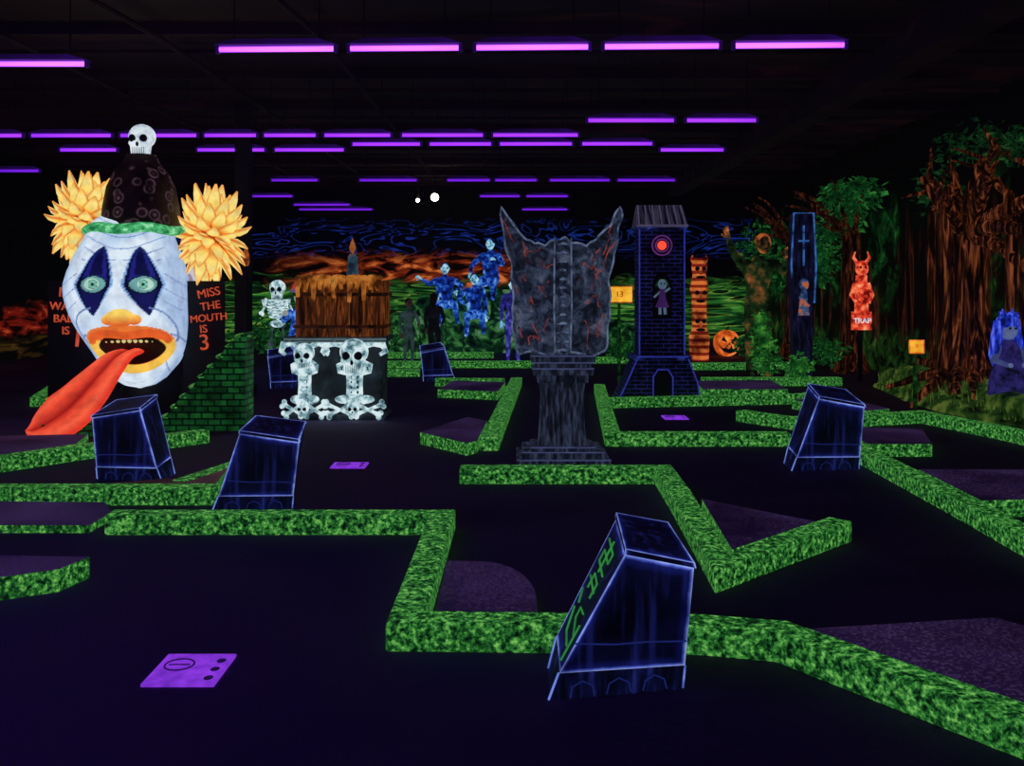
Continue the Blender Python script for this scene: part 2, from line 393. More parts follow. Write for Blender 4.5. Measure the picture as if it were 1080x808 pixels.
# ---------------------------------------------------------------- slanted crates
CR,nt,p=newmat('crate_paint')
tc=nt.nodes.new('ShaderNodeTexCoord'); s=nt.nodes.new('ShaderNodeSeparateXYZ'); nt.links.new(tc.outputs['UV'],s.inputs[0])
def edge(v): return mth(nt,'MINIMUM',v,mth(nt,'SUBTRACT',1.0,v))
d=mth(nt,'MINIMUM',edge(s.outputs[0]),edge(s.outputs[1]))
nz=noise_tex(nt,coords(nt,(1,1,1)),9,4,0.6)
d2=mth(nt,'ADD',d,mth(nt,'MULTIPLY',mth(nt,'SUBTRACT',nz,0.5),0.05))
cc=ramp(nt,d2,[(0.0,(160,182,248)),(0.017,(76,94,200)),(0.034,(18,24,90)),(0.10,(7,9,38)),(0.35,(4,4,18))])
st=noise_tex(nt,coords(nt,(9,9,0.8)),2.5,3,0.5)
bl=noise_tex(nt,coords(nt),5,3,0.5)
cc2=mixc(nt,1.0,cc,ramp(nt,bl,[(0.35,(150,150,160)),(0.62,(255,255,255))]),'MULTIPLY')
cc3=mixc(nt,1.0,cc2,ramp(nt,st,[(0.52,(0,0,0)),(0.68,(12,16,62))]),'ADD')
glow(nt,p,cc3,0.95)
def hexa(name,b,t,parent,mat):
    v=b+t; f=[(0,3,2,1),(4,5,6,7),(0,1,5,4),(1,2,6,5),(2,3,7,6),(3,0,4,7)]
    me=bpy.data.meshes.new(name); me.from_pydata(v,[],f); me.materials.append(mat)
    uv=me.uv_layers.new(name='UVMap')
    for p_ in me.polygons:
        for k,li in enumerate(p_.loop_indices): uv.data[li].uv=[(0,0),(1,0),(1,1),(0,1)][k]
    o=bpy.data.objects.new(name,me); sc.collection.objects.link(o); o.parent=parent; return o
RUNE=flat('rune_green',(46,136,60))
CR2=paint('crate_base_paint',[(0.4,(3,4,14)),(0.56,(9,12,46)),(0.70,(24,32,92))],6,4,.95,stretch=(4,4,.8))
LB1=flat('line_blue_dim',(26,36,104)); LB2=paint('line_blue_bright',[(0.35,(40,54,140)),(0.6,(110,134,225))],9,4)
def crate(x,y,s=1.0,mir=1,rz=0.0,runes=False,zs=1.0,tl=-.1):
    e=empty('slanted_crate',(x,y,0),rz,s); e.scale=(s,s,s*zs)
    def q(pts): 
        pts=[(a*mir,b,c) for a,b,c in pts]
        return pts if mir>0 else [pts[1],pts[0],pts[3],pts[2]]
    tb=tl+.07
    hexa('plinth',q([(-.285,-.004,.0),(.268,-.004,.0),(.25,.29,.0),(-.215,.29,.0)]),q([(-.245,-.004,.115),(.276,-.004,.10),(.253,.30,.12),(-.175,.30,.14)]),e,CR2)
    hexa('body',q([(-.245,-.008,.11),(.278,-.008,.10),(.255,.305,.12),(-.175,.305,.14)]),q([(tl,-.0,.575),(.32,-.0,.50),(.335,.33,.585),(tb,.33,.64)]),e,CR)
    hexa('lid',q([(tl-.006,-.01,.575),(.326,-.01,.50),(.341,.338,.585),(tb-.006,.338,.64)]),q([(tl-.003,-.006,.596),(.322,-.006,.521),(.337,.334,.606),(tb-.003,.334,.661)]),e,CR)
    g=Geo()
    g.tube([(-.18*mir,-.008,.225),(-.02*mir,-.010,.21),(.12*mir,-.010,.21),(.285*mir,-.009,.20)],.0035,5)
    for xx in (-.15,.0,.15): 
        g.tube([((xx-.05)*mir,-.008,.01),((xx-.04)*mir,-.008,.05),(xx*mir,-.008,.07),((xx+.04)*mir,-.008,.05),((xx+.05)*mir,-.008,.01)],.003,5)
    g.build('painted_lines',[LB1],e)
    g=Geo()
    for a_,b_ in (((-.287,-.006,.006),(-.247,-.008,.112)),((.270,-.006,.006),(.279,-.008,.10)),((-.217,.292,.006),(-.177,.303,.138))):
        g.tube([(a_[0]*mir,a_[1],a_[2]),(b_[0]*mir,b_[1],b_[2])],.0045,6)
    g.build('corner_lines',[LB2],e)
    if runes:
        g=Geo()
        def L(t,u):
            a=Vector((-.245,-.008,.11)).lerp(Vector((-.175,.305,.14)),t); b=Vector((tl,0,.575)).lerp(Vector((tb,.33,.64)),t)
            q_=a.lerp(b,u); return (q_.x*mir-.006*mir,q_.y,q_.z+.004)
        for pts in [[(.35,.50),(.35,.62),(.65,.62),(.65,.50)],[(.3,.56),(.8,.56)],[(.3,.70),(.75,.70),(.75,.79),(.35,.79),(.35,.87),(.8,.87)],[(.55,.66),(.55,.92)],[(.25,.14),(.6,.16),(.8,.30)],[(.2,.24),(.5,.30),(.5,.38),(.25,.40)],[(.7,.36),(.85,.44)],[(.15,.05),(.15,.34)]]:
            g.tube([L(a,b) for a,b in pts],.0045,5)
        g.build('runes',[RUNE],e)
    return e
crate(.415,3.70,.98,1,.20,True,tl=.03,zs=.97); crate(-3.12,7.72,1.05,-1,-.2,zs=.96,tl=-.10); crate(-1.83,6.72,.99,1,.12,zs=.96,tl=-.10); crate(2.7,8.15,1.1,1,.14,zs=.98,tl=-.06); crate(-3.45,14.6,.95,-1,.2); crate(-1.2,15.6,.95,-1,.1)

# ---------------------------------------------------------------- clown head
CP=attrmat('clown_paint',1.0,215)
cl=empty('clown_head_sculpture',(-4.42,11.0,0))
zs=[.40,.44,.52,.70,.95,1.25,1.6,1.9,2.1,2.3,2.42]; ws=[.02,.17,.29,.44,.56,.65,.68,.60,.51,.43,.3]
def W(z):
    if z<=zs[0]: return ws[0]
    for i in range(len(zs)-1):
        if z<=zs[i+1]:
            t=(z-zs[i])/(zs[i+1]-zs[i]); 
            p0=ws[max(i-1,0)];p1=ws[i];p2=ws[i+1];p3=ws[min(i+2,len(ws)-1)]
            return max(.01,0.5*((2*p1)+(-p0+p2)*t+(2*p0-5*p1+4*p2-p3)*t*t+(-p0+3*p1-3*p2+p3)*t*t*t))
    return ws[-1]
def gs(a,s_): return math.exp(-(a/s_)**2)
def bump(x,z):
    b=0
    for sx in (-1,1):
        b+=-.06*gs(x-sx*.26,.14)*gs(z-1.6,.13)
        b+=.05*gs(x-sx*.28,.2)*gs(z-1.88,.09)
        b+=.09*gs(x-sx*.45,.16)*gs(z-1.18,.16)
    b+=.10*gs(x,.12)*gs(z-1.35,.22)
    b+=.10*gs(x,.22)*gs(z-.55,.10)
    b+=-.22*gs(x,.26)*gs(z-.86,.14)
    b+=.012*math.sin(z*42+6*abs(x))*gs(z-2.02,.12)
    return b
def surf(x,z):
    w=W(z); t=max(0,1-(x/w)**2); return -(w*1.0*math.sqrt(t)+bump(x,z))
def mixt(a,b,t): t=max(0,min(1,t)); return tuple(a[i]*(1-t)+b[i]*t for i in range(3))
def jaw(z):   # the jaw swings a little to one side of the brow
    t=max(0,min(1,(1.5-z)/.85)); t=t*t*(3-2*t)
    return -.045*max(0,1-abs(z-1.55)/.7)+.11*t
def fcol(x,y,z):
    c=(222,236,248)
    if y>0.15: 
        return lin((140,155,185))
    n=noise.noise(Vector((x*3,z*3,1)))
    c=mixt(c,(176,202,234),n*1.6)
    ax=abs(x); dx=ax-.26; dz=z-1.60
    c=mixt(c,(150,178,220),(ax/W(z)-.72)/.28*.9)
    if z>1.86 and abs(math.sin(z*24+2.5*math.cos(x*5)))<.15 and ax<.42: c=(120,150,205)
    if dz>0: hw=.195*max(0,1-(dz/.42))**.62; off=-.07*(dz/.42)
    else: hw=.195*max(0,1-(-dz/.34))**.75; off=.03*(-dz/.34)
    if dz<.42 and dz>-.34:
        k=abs(dx-off*1.0)/max(hw,.001)
        if k<1.14 and hw>.01: c=(130,172,226)
        if k<1.0: c=(10,12,50)
        if k<.78: c=(30,34,124) if dz>0.05 else (20,22,84)
        if dz>.1 and k<.45: c=(14,16,66)
    e=math.hypot(dx/.135,(z-1.60)/.088)
    if e<1.14: c=(6,8,26)
    if e<1.0: c=(110,165,165)
    f=math.hypot((ax-.30)/.22,(z-1.10)/.24)
    if .95<f<1.03 and ax>.3 and z>.95: c=(110,135,190)
    f=math.hypot((ax-.45)/.13,(z-.74)/.3)
    if .93<f<1.03: c=(120,145,195)
    if ax>.45 and 1.3<z<1.75 and abs(math.sin(z*20+ax*14))<.12: c=(130,155,205)
    m_=math.hypot(x/.46,(z-.88-.42*x*x)/.27)
    if m_<1.0: c=(235,120,50) if z>.98 else (250,196,76)
    m_=math.hypot(x/.35,(z-.865-.2*x*x)/.19)
    if m_<1.0: c=(14,4,6)
    return lin(c)
RZ=RM(z=math.radians(13))
def place(x,y,z):
    q=RZ@Vector((x,y,z)); q.x+=jaw(z); return q
NA,NZ=260,190; v=[];cols=[]
for i in range(NZ+1):
    z=.40+(2.42-.40)*i/NZ; w=W(z)
    for j in range(NA):
        a=2*math.pi*j/NA; x=w*math.sin(a); y=-w*math.cos(a)
        b=bump(x,z) if y<0 else 0
        yy=y-b*min(1,max(0,-y/w*2)) if y<0 else y*1.0
        v.append(place(x,yy,z)); cols.append(fcol(x,yy,z))
f=[(i*NA+j,i*NA+(j+1)%NA,(i+1)*NA+(j+1)%NA,(i+1)*NA+j) for i in range(NZ) for j in range(NA)]
f.append(tuple(range(NA-1,-1,-1))); f.append(tuple(NZ*NA+j for j in range(NA)))
mesh_obj('face',v,f,CP,cl,smooth=True,cols=cols)
g=Geo()
def sp(x,z,off=0.0): return place(x,surf(x,z)-off,z)
for sx in (-1,1):
    c0=place(sx*.26,surf(sx*.26,1.6)+.045,1.60)
    o=len(g.v); g.ell(c0,(.105,.10,.075),seg=40,rings=30)
    for k in range(o,len(g.v)):
        dd=g.v[k]-c0; q=RZ.transposed()@dd; r=math.hypot(q.x,q.z)
        g.c[k]=lin((6,8,10) if r<.018 else (120,190,170) if r<.045 else (14,50,56) if r<.052 else (180,220,200))
g.build('eyes',[CP],cl,cols=True)
g=Geo(); nz0=1.235
g.ell(place(0,surf(0,nz0)-.02,nz0),(.15,.15,.10),seg=30,rings=20)
for sx in (-1,1): g.ell(place(sx*.13,surf(sx*.13,nz0)-.0,nz0-.02),(.075,.09,.06),seg=20,rings=14)
for k in range(len(g.v)):
    z=g.v[k].z; g.c[k]=lin(mixt((255,214,100),(225,100,40),(1.27-z)/.11))
g.build('nose',[CP],cl,cols=True)
g=Geo(); pts=[];rads=[];N=48
for k in range(N):
    a=2*math.pi*k/N; x=.40*math.cos(a); z=.88+.42*x*x+(.225)*math.sin(a)*(1.0 if a>math.pi else .72+.25*abs(math.cos(a)))
    pts.append(sp(x,z,.0)); rads.append(.038+.014*abs(math.sin(a)))
g.tube(pts,rads,14,close=True)
for k in range(len(g.v)):
    i=k//14; a=2*math.pi*i/N
    g.c[k]=lin((232,96,40) if math.sin(a)>0.05 else (252,200,80))
    if k%14 in (0,1): g.c[k]=lin((180,50,25))
g.build('lips',[CP],cl,cols=True)
g=Geo()
for k in range(-4,5):
    x=k*.06; g.ell(place(x,surf(x,1.0)+.05,1.0+.1*x*x),(.03,.03,.055),seg=10,rings=8,col=lin((215,200,130)))
g.build('teeth',[CP],cl,cols=True)
g=Geo()
for sx in (-1,1):
    c0=RZ@Vector((sx*.66,.12,1.62)); g.ell(c0,(.07,.12,.2),seg=16,rings=12,col=lin((180,195,215))); g.ell(c0+Vector((0,-.05,0)),(.05,.09,.13),seg=16,rings=12,col=lin((150,130,150)))
g.build('ears',[CP],cl,cols=True)
path=[(.09,-.33,.84),(.05,-.62,.80),(-.04,-.85,.64),(-.16,-1.02,.44),(-.30,-1.14,.27),(-.43,-1.20,.17),(-.55,-1.24,.10),(-.63,-1.27,.07)]
wd=[.17,.21,.28,.36,.41,.37,.25,.03]
path=[RM(z=math.radians(4))@Vector(q) for q in path]
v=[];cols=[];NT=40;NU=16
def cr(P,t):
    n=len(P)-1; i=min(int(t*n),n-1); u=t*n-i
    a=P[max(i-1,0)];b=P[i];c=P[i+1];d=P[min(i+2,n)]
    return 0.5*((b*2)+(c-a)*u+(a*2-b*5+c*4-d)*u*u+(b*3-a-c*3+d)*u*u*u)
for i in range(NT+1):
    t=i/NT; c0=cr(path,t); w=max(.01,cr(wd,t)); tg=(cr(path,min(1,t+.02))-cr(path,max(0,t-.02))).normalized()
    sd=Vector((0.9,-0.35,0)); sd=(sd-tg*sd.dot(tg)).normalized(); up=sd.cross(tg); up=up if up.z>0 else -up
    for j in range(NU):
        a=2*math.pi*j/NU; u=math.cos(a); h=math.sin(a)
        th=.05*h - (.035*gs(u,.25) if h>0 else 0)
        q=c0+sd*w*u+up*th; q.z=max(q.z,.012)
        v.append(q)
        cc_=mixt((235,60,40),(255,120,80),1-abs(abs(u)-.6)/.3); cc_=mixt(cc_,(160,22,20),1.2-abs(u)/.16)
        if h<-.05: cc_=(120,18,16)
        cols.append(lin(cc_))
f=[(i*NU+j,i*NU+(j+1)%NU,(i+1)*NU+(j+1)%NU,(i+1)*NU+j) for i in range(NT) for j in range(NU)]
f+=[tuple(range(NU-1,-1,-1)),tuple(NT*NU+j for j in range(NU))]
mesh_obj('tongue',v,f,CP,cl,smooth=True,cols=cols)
g=Geo(); g.lathe([(.36,0),(.34,.3),(.30,.6),(.25,.8)],20,c=(.14,.3,0)); g.build('stand',[BLACK],cl)
HAT,nt,p=newmat('hat_paint')
vo=nt.nodes.new('ShaderNodeTexVoronoi'); nt.links.new(coords(nt),vo.inputs['Vector']); vo.inputs['Scale'].default_value=6.5
hn=noise_tex(nt,coords(nt),5,4,.6)
glow(nt,p,mixc(nt,1.0,ramp(nt,vo.outputs['Distance'],[(0.0,(110,84,96)),(0.16,(50,32,42)),(0.25,(16,7,10)),(0.38,(84,60,70)),(0.46,(22,10,12)),(1,(12,5,7))]),ramp(nt,hn,[(0.35,(110,110,110)),(0.62,(255,255,255))]),'MULTIPLY'),0.85)
g=Geo(); g.lathe([(.46,2.2),(.44,2.32),(.42,2.5),(.38,2.72),(.30,2.90),(.21,3.0),(.165,3.1)],36,c=(.12,.0,0)); g.build('hat',[HAT],cl)
g=Geo(); pts=[(.05+.48*math.cos(a),.0+.48*math.sin(a),2.23+.015*math.sin(5*a)) for a in [2*math.pi*k/40 for k in range(40)]]
g.tube(pts,.095,10,close=True,flat=.6); g.build('hat_band',[paint('band_green',[(0.35,(20,110,60)),(0.55,(80,190,120)),(0.68,(170,240,190))],12,3,.9)],cl)
def skull(g,c,s,mw=0,md=1):
    c=Vector(c)
    g.ell(c+Vector((0,0,.12*s)),(.42*s,.42*s,.40*s),mw,seg=20,rings=14)
    g.box(c+Vector((0,-.12*s,-.30*s)),(.46*s,.42*s,.36*s),mw,taper=1.15)
    g.ell(c+Vector((0,-.2*s,-.12*s)),(.36*s,.24*s,.16*s),mw,seg=16,rings=10)
    for sx in (-1,1): g.ell(c+Vector((sx*.17*s,-.36*s,.02*s)),(.125*s,.1*s,.13*s),md,seg=14,rings=10)
    g.ell(c+Vector((0,-.42*s,-.17*s)),(.05*s,.05*s,.08*s),md,seg=8,rings=6)
    for k in range(-3,4): g.box(c+Vector((k*.06*s,-.345*s,-.36*s)),(.012*s,.02*s,.22*s),md)
g=Geo(); skull(g,(.13,0,3.27),.36); g.build('hat_skull',[WHITE,DARKEYE],cl)
HP=attrmat('hair_paint',1.0,215)
def tuft(name,c,rx,ry,rz_,n=92):
    g=Geo(); c=Vector(c); ga=math.pi*(3-math.sqrt(5)); rr=random.Random(3)
    for i in range(n):
        zz=1-2*(i+.5)/n; r=math.sqrt(1-zz*zz); a=i*ga
        d=Vector((r*math.cos(a),r*math.sin(a),zz))
        if d.y>0.55: continue
        k=rr.uniform(.80,1.16); tip=c+Vector((d.x*rx,d.y*ry,d.z*rz_))*k
        curl=Vector((0,0,.06)) if d.z>-.1 else Vector((0,0,-.04))
        p0=c+(tip-c)*.35; p1=c+(tip-c)*.7+Vector((0,-.02,0)); 
        N=8; o=len(g.v)
        g.tube([p0,p0.lerp(p1,.5),p1,p1.lerp(tip,.55)+curl*.3,tip+curl],[.04,.072,.086,.058,.012],N,flat=.5)
        cs=[(210,84,24),(246,146,46),(255,220,110),(255,232,136),(255,180,70)]
        for k2 in range(5):
            for j in range(N): g.c[o+k2*N+j]=lin(cs[k2]) if j not in (0,4) else lin((228,104,30))
    g.ell(c,(rx*.5,ry*.5,rz_*.5),col=lin((180,70,20)))
    g.build(name,[HP],cl,cols=True)
tuft('hair_tuft_left',(-.58,.12,2.36),.41,.32,.54); tuft('hair_tuft_right',(.87,.18,2.18),.43,.36,.58)
TO=flat('lettering_orange',(205,76,44))
for (b,x,z,s_,ro) in [('IN',-.76,1.50,.16,.1),('WALK',-.76,1.34,.13,.05),('BALL',-.76,1.20,.13,.0),('IS',-.76,1.06,.13,0),('1',-.62,.98,.34,.1),('MISS',.90,1.5,.14,-.2),('THE',.92,1.35,.13,-.15),('MOUTH',.90,1.21,.12,-.1),('IS',.84,1.08,.13,-.1),('3',.85,.92,.26,-.1)]:
    text('letters_'+b.lower(),b,s_,TO,cl,(x,.0,z),(math.pi/2,ro,0))
g=Geo(); g.box((-.66,.06,.83),(.66,.03,1.62)); g.box((.83,.06,.83),(.48,.03,1.62)); g.build('letter_boards',[BLACK],cl,smooth=False)

GB=brickmat('green_brick',(12,62,26),(28,100,42),(4,18,9),scale=3.6,ms=0.04,strength=.75,nz=.3)
rw=empty('sloped_brick_ramp',(-3.70,10.42,0)); g=Geo()
prof=[(-.1,0),(.80,0),(.80,1.08),(.70,1.02)]+[(.70-.8*k/8, 1.02-.88*k/8+.025*math.sin(k*2.3)) for k in range(1,9)]
g.prism(prof,-.12,.22,0); g.build('brickwork',[GB],rw,smooth=False)
g=Geo()
for k in range(9):
    x=.70-.8*k/8; z=1.02-.88*k/8
    g.ell((x+.03,.05,z+.01),(.085,.19,.035),0,seg=10,rings=6)
g.build('turf_cap',[TURF],rw,smooth=True)
g=Geo()
for i in range(4): g.box((-4.75+.28*i,9.85+.13*i,.08),(.26,.18,.16),0,rot=RM(z=.46))
g.build('brick_curb',[GB],None,smooth=False,bevel=.02)

# ---------------------------------------------------------------- skull altar + chest
al=empty('skull_altar',(-2.08,11.3,0))
BP=paint('altar_panel',[(0.4,(8,11,14)),(0.6,(20,30,36)),(0.75,(40,54,60))],5,5)
g=Geo(); g.box((.02,.25,.47),(1.02,.5,.90)); g.box((0,.2,.95),(1.2,.7,.06)); g.box((0,.2,.03),(1.15,.66,.06)); g.build('block',[BP],al,smooth=False,bevel=.015)
g=Geo(); g.tube([(-.6,-.16,.955),(.6,-.16,.955)],.014,6); g.tube([(-.6,-.16,.925),(.6,-.16,.925)],.008,6); g.build('ledge_trim',[flat('trim_grey',(84,106,112))],al)
def boneh(g,a,b,r,mi=0):
    a=Vector(a);b=Vector(b); g.tube([a,a.lerp(b,.2),a.lerp(b,.5),a.lerp(b,.8),b],[r*1.3,r*.8,r*.65,r*.8,r*1.3],8,mi)
    t=(b-a).normalized(); s_=t.cross(Vector((0,1,0))).normalized()
    for q in (a,b):
        for k in (-1,1): g.ell(q+s_*r*1.0*k,r*1.15,mi,seg=10,rings=8)
for i,cx in enumerate((-.37,.22)):
    g=Geo(); w=.82 if i==0 else 1.12
    skull(g,(cx,-.13,.76),.36*w)
    for sx in (-1,1):
        g.tube([(cx+sx*.10*w,-.10,.87),(cx+sx*.2*w,-.12,.91),(cx+sx*.30*w,-.12,.89),(cx+sx*.33*w,-.12,.81),(cx+sx*.27*w,-.13,.77)],[.035,.042,.045,.035,.02],8)
        g.tube([(cx+sx*.09*w,-.08,.68),(cx+sx*.17*w,-.1,.64),(cx+sx*.16*w,-.1,.57),(cx+sx*.07*w,-.1,.54)],[.03,.032,.028,.02],8)
        boneh(g,(cx+sx*.065*w,-.09,.60),(cx+sx*.065*w,-.09,.22),.034)
        boneh(g,(cx+sx*.02,-.15,.07),(cx+sx*.30*w,-.13,.19),.028); boneh(g,(cx+sx*.02,-.12,.19),(cx+sx*.27*w,-.14,.06),.028)
        g.ell((cx+sx*.11*w,-.09,.24),(.10*w,.05,.05),0)
    boneh(g,(cx,-.12,.58),(cx,-.12,.24),.036)
    for k in range(5): g.ell((cx,-.14,.30+k*.06),(.06,.03,.022),0,seg=10,rings=6)
    skull(g,(cx,-.19,.14),.18)
    g.build('bone_column_%d'%(i+1),[SKULLW,DARKEYE],al)
ba=empty('wooden_chest',(-2.03,11.45,.983)); g=Geo()
npk=9; hs=[.60,.66,.70,.64,.69,.71,.65,.68,.60]
for i in range(npk):
    x=-.46+i*.115; hgt=hs[i]
    bul=.06*math.sin(math.pi*(i+.5)/npk)
    g.box((x,-.27-bul,hgt/2),(.112,.05,hgt),0,rot=None); g.box((x,.27+bul,hgt/2),(.108,.05,hgt),0)
for sx in (-1,1):
    for k in range(4): g.box((sx*.5,-.2+k*.13,.33),(.05,.12,.66),0)
g.box((0,0,.58),(.92,.5,.06),0)
g.build('planks',[WOOD],ba,smooth=False,bevel=.01)
g=Geo()
for z in (.12,.5): g.tube([(-.53,-.3,z),(-.25,-.36,z),(0,-.375,z),(.25,-.36,z),(.53,-.3,z),(.53,.3,z),(0,.37,z),(-.53,.3,z)],.022,6,close=True)
g.build('hoops',[paint('rust_hoop',[(0.4,(14,6,4)),(0.65,(50,22,10))],8,3)],ba)
g=Geo()
for k in range(12):
    x=-.47+k*.085; l=R.uniform(.08,.42); g.tube([(x,-.33,.70),(x+.01,-.385,.64),(x+.02*math.sin(k),-.405,.66-l*.5),(x+.005,-.40,.66-l)],[.045,.040,.026,.022],7)
for k in range(5): g.ell((-.4+k*.2,-.32,.69),(.1,.06,.045),0)
g.build('slime_drips',[paint('slime',[(0.38,(60,28,8)),(0.52,(150,84,28)),(0.64,(200,124,52)),(0.74,(70,100,40))],6,4,.85)],ba)
cn=empty('melting_candle',(-1.92,11.42,1.66)); g=Geo(); g.lathe([(.1,-.045),(.07,.02),(.05,.1),(.045,.3),(.03,.31)],12)
for k in range(6):
    a=k; g.tube([(.045*math.cos(a),.045*math.sin(a),.28),(.055*math.cos(a),.055*math.sin(a),.12),(.08*math.cos(a),.08*math.sin(a),.0)],.014,6)
g.build('wax',[paint('wax_teal',[(0.35,(14,30,40)),(0.55,(40,64,80)),(0.68,(120,70,36))],8,3)],cn)
g=Geo(); g.lathe([(.008,.31),(.035,.35),(.04,.39),(.02,.45),(.002,.50)],10); g.build('flame',[paint('flame_dim',[(0.3,(100,44,16)),(0.7,(160,90,40))],8,2)],cn)

# ---------------------------------------------------------------- spell book on pedestal
bk=empty('open_spell_book',(.46,8.75,0))
STONE=paint('book_stone',[(0.32,(10,11,18)),(0.45,(24,30,44)),(0.57,(52,62,84)),(0.66,(84,92,112)),(0.74,(110,66,66))],7,6,.8,rough=.7,dist=.8)
EDG=paint('book_edge',[(0.35,(40,48,68)),(0.65,(100,116,148))],12,3,.85)
def bw(v): return .40+.15*v+ .02*math.sin(v*9)
def btop(u):
    a=abs(u); return 2.02+ (-.06*math.sin(a*math.pi)) + .31*max(0,(a-.35)/.65)**1.6
def book(uo,yo,th,name,mat,sc_=1.0,zo=0):
    NU_,NV=56,36; v=[]
    for j in range(NV+1):
        t=j/NV
        for i in range(NU_+1):
            u=-1+2*i/NU_; z0=.96+.02*math.sin(u*7); z=z0+(btop(u)-z0)*t*sc_
            x=u*bw(t)*sc_; y=.22*abs(u)**1.2 + yo + .06*max(0,t-.85)/.15*abs(u)**3
            if j==NV or i in (0,NU_): 
                x+=.03*noise.noise(Vector((u*7,t*9,0))); z+=.03*noise.noise(Vector((u*9,3,t*9)))
            y+=.02*noise.noise(Vector((x*7,z*7,0)))
            v.append((x,y,z))
    f=[(j*(NU_+1)+i,j*(NU_+1)+i+1,(j+1)*(NU_+1)+i+1,(j+1)*(NU_+1)+i) for j in range(NV) for i in range(NU_)]
    o=mesh_obj(name,v,f,mat,bk,smooth=True); s_=o.modifiers.new('s','SOLIDIFY'); s_.thickness=th; s_.offset=-1; return v,NU_,NV
v,NU_,NV=book(0,-.1,.05,'cover',STONE)
book(0,-.0,.07,'page_block',paint('old_pages',[(0.4,(20,18,20)),(0.65,(60,54,50))],6,3,stretch=(1,1,8)),.93)
g=Geo(); rim=[v[j*(NU_+1)] for j in range(NV+1)]+[v[NV*(NU_+1)+i] for i in range(1,NU_+1)]+[v[j*(NU_+1)+NU_] for j in range(NV-1,-1,-1)]+[v[i] for i in range(NU_-1,0,-1)]
g.tube(rim,.010,6,close=True); g.build('cover_rim',[EDG],bk)
g=Geo(); g.tube([(0,-.11,.96),(0,-.13,1.4),(0,-.12,2.0)],[.075,.085,.08],12)
g.build('spine',[STONE],bk)
g=Geo()
for k in range(13): z=1.0+k*.08; g.tube([(-.05,-.175,z),(0,-.215,z+.012),(.05,-.175,z)],[.008,.013,.008],6)
for sx in(-1,1): g.tube([(sx*.07,-.17,.98),(sx*.08,-.185,1.4),(sx*.075,-.18,2.02)],.008,6)
g.build('spine_ribs',[EDG],bk)
VEIN=paint('cracks',[(0.4,(50,18,20)),(0.6,(140,56,48))],9,3)
g=Geo(); rr=random.Random(11)
def bsurf(u,t):
    i=int((u+1)/2*NU_); j=int(t*NV); q=v[j*(NU_+1)+i]; return Vector((q[0],q[1]-.004,q[2]))
for k in range(34):
    u=rr.choice((-1,1))*rr.uniform(.25,.9); t=rr.uniform(.05,.9); pts=[]
    for q in range(5):
        pts.append(bsurf(max(-.97,min(.97,u)),max(0,min(.98,t)))); u+=rr.uniform(-.09,.09); t+=rr.uniform(-.03,.07)
    g.tube(pts,.0045,5)
g.build('cover_cracks',[VEIN],bk)
PED=paint('pedestal_paint',[(0.35,(8,9,16)),(0.5,(24,28,42)),(0.65,(50,58,80))],7,5,.85,stretch=(4,4,.8))
g=Geo()
g.box((0,0,.925),(.58,.48,.06)); g.box((0,0,.87),(.50,.40,.05)); g.box((0,0,.81),(.54,.44,.06),taper=1.05)
g.box((0,0,.745),(.46,.4,.07)); g.lathe([(.245,.1),(.23,.16),(.215,.3),(.205,.6),(.225,.72)],32,flute=.13)
g.box((0,0,.07),(.74,.6,.06)); g.box((0,0,.02),(.84,.70,.04)); g.box((0,0,.115),(.58,.5,.04))
g.build('pedestal',[PED],bk,smooth=False,bevel=.01)
g=Geo()
for (z,w_,d_) in [(.955,.58,.48),(.895,.58,.48),(.84,.56,.46),(.135,.58,.5),(.10,.74,.6),(.04,.84,.7)]:
    g.tube([(-w_/2,-d_/2,z),(w_/2,-d_/2,z)],.006,5)
g.build('pedestal_edges',[flat('edge_blue_grey',(64,72,112))],bk)

# ---------------------------------------------------------------- brick tower
tw=empty('haunted_clock_tower',(2.0,12.9,0))
TB=brickmat('tower_brick',(3,3,12),(6,6,18),(28,28,92),scale=5.2,ms=.036,strength=.85,bw=.8,rh=.28,nz=.2)
g=Geo(); g.box((0,0,1.35),(.60,.5,2.0),0)
g.prism([(-.62,.0),(.5,.0),(.46,.3),(.34,.62),(-.34,.62),(-.48,.3)],-.33,.33,0)
g.box((0,0,2.36),(.66,.56,.05),1); g.box((0,0,.62),(.76,.66,.06),1); g.box((0,0,.0+.02),(1.2,.8,.04),1)
g.build('brickwork',[TB,BLUEDK],tw,smooth=False)
g=Geo(); g.add([(-.34,-.3,2.38),(.34,-.3,2.38),(.34,.3,2.38),(-.34,.3,2.38),(-.31,.0,2.68),(.31,.0,2.68)],[(0,1,5,4),(2,3,4,5),(0,4,3),(1,2,5),(0,3,2,1)],0)
g.build('roof',[paint('roof_slats',[(0.42,(10,9,18)),(0.6,(46,42,60))],3,3,stretch=(9,1,.4))],tw,smooth=False)
g=Geo()
for k in range(7): g.tube([(-.31+k*.103,-.3,2.39),(-.29+k*.097,-.01,2.67)],.012,5)
g.tube([(-.34,-.31,2.38),(.34,-.31,2.38)],.018,6); g.build('roof_battens',[flat('roof_line',(70,66,92))],tw)
g=Geo(); ring=[(.13*math.cos(a),-.262,2.12+.13*math.sin(a)) for a in [k*math.pi/12 for k in range(24)]]
g.tube(ring,.010,6,close=True); g.tube([(x*.66,y-.004,2.12+(z-2.12)*.66) for x,y,z in ring],.010,6,close=True)
g.build('clock_rings',[flat('ring_purple',(96,44,110))],tw)
CE,nt,p=newmat('clock_eye'); glow(nt,p,lin((255,62,40)),1.8)
g=Geo(); g.ell((0,-.26,2.12),(.06,.02,.06)); g.build('clock_eye',[CE],tw)
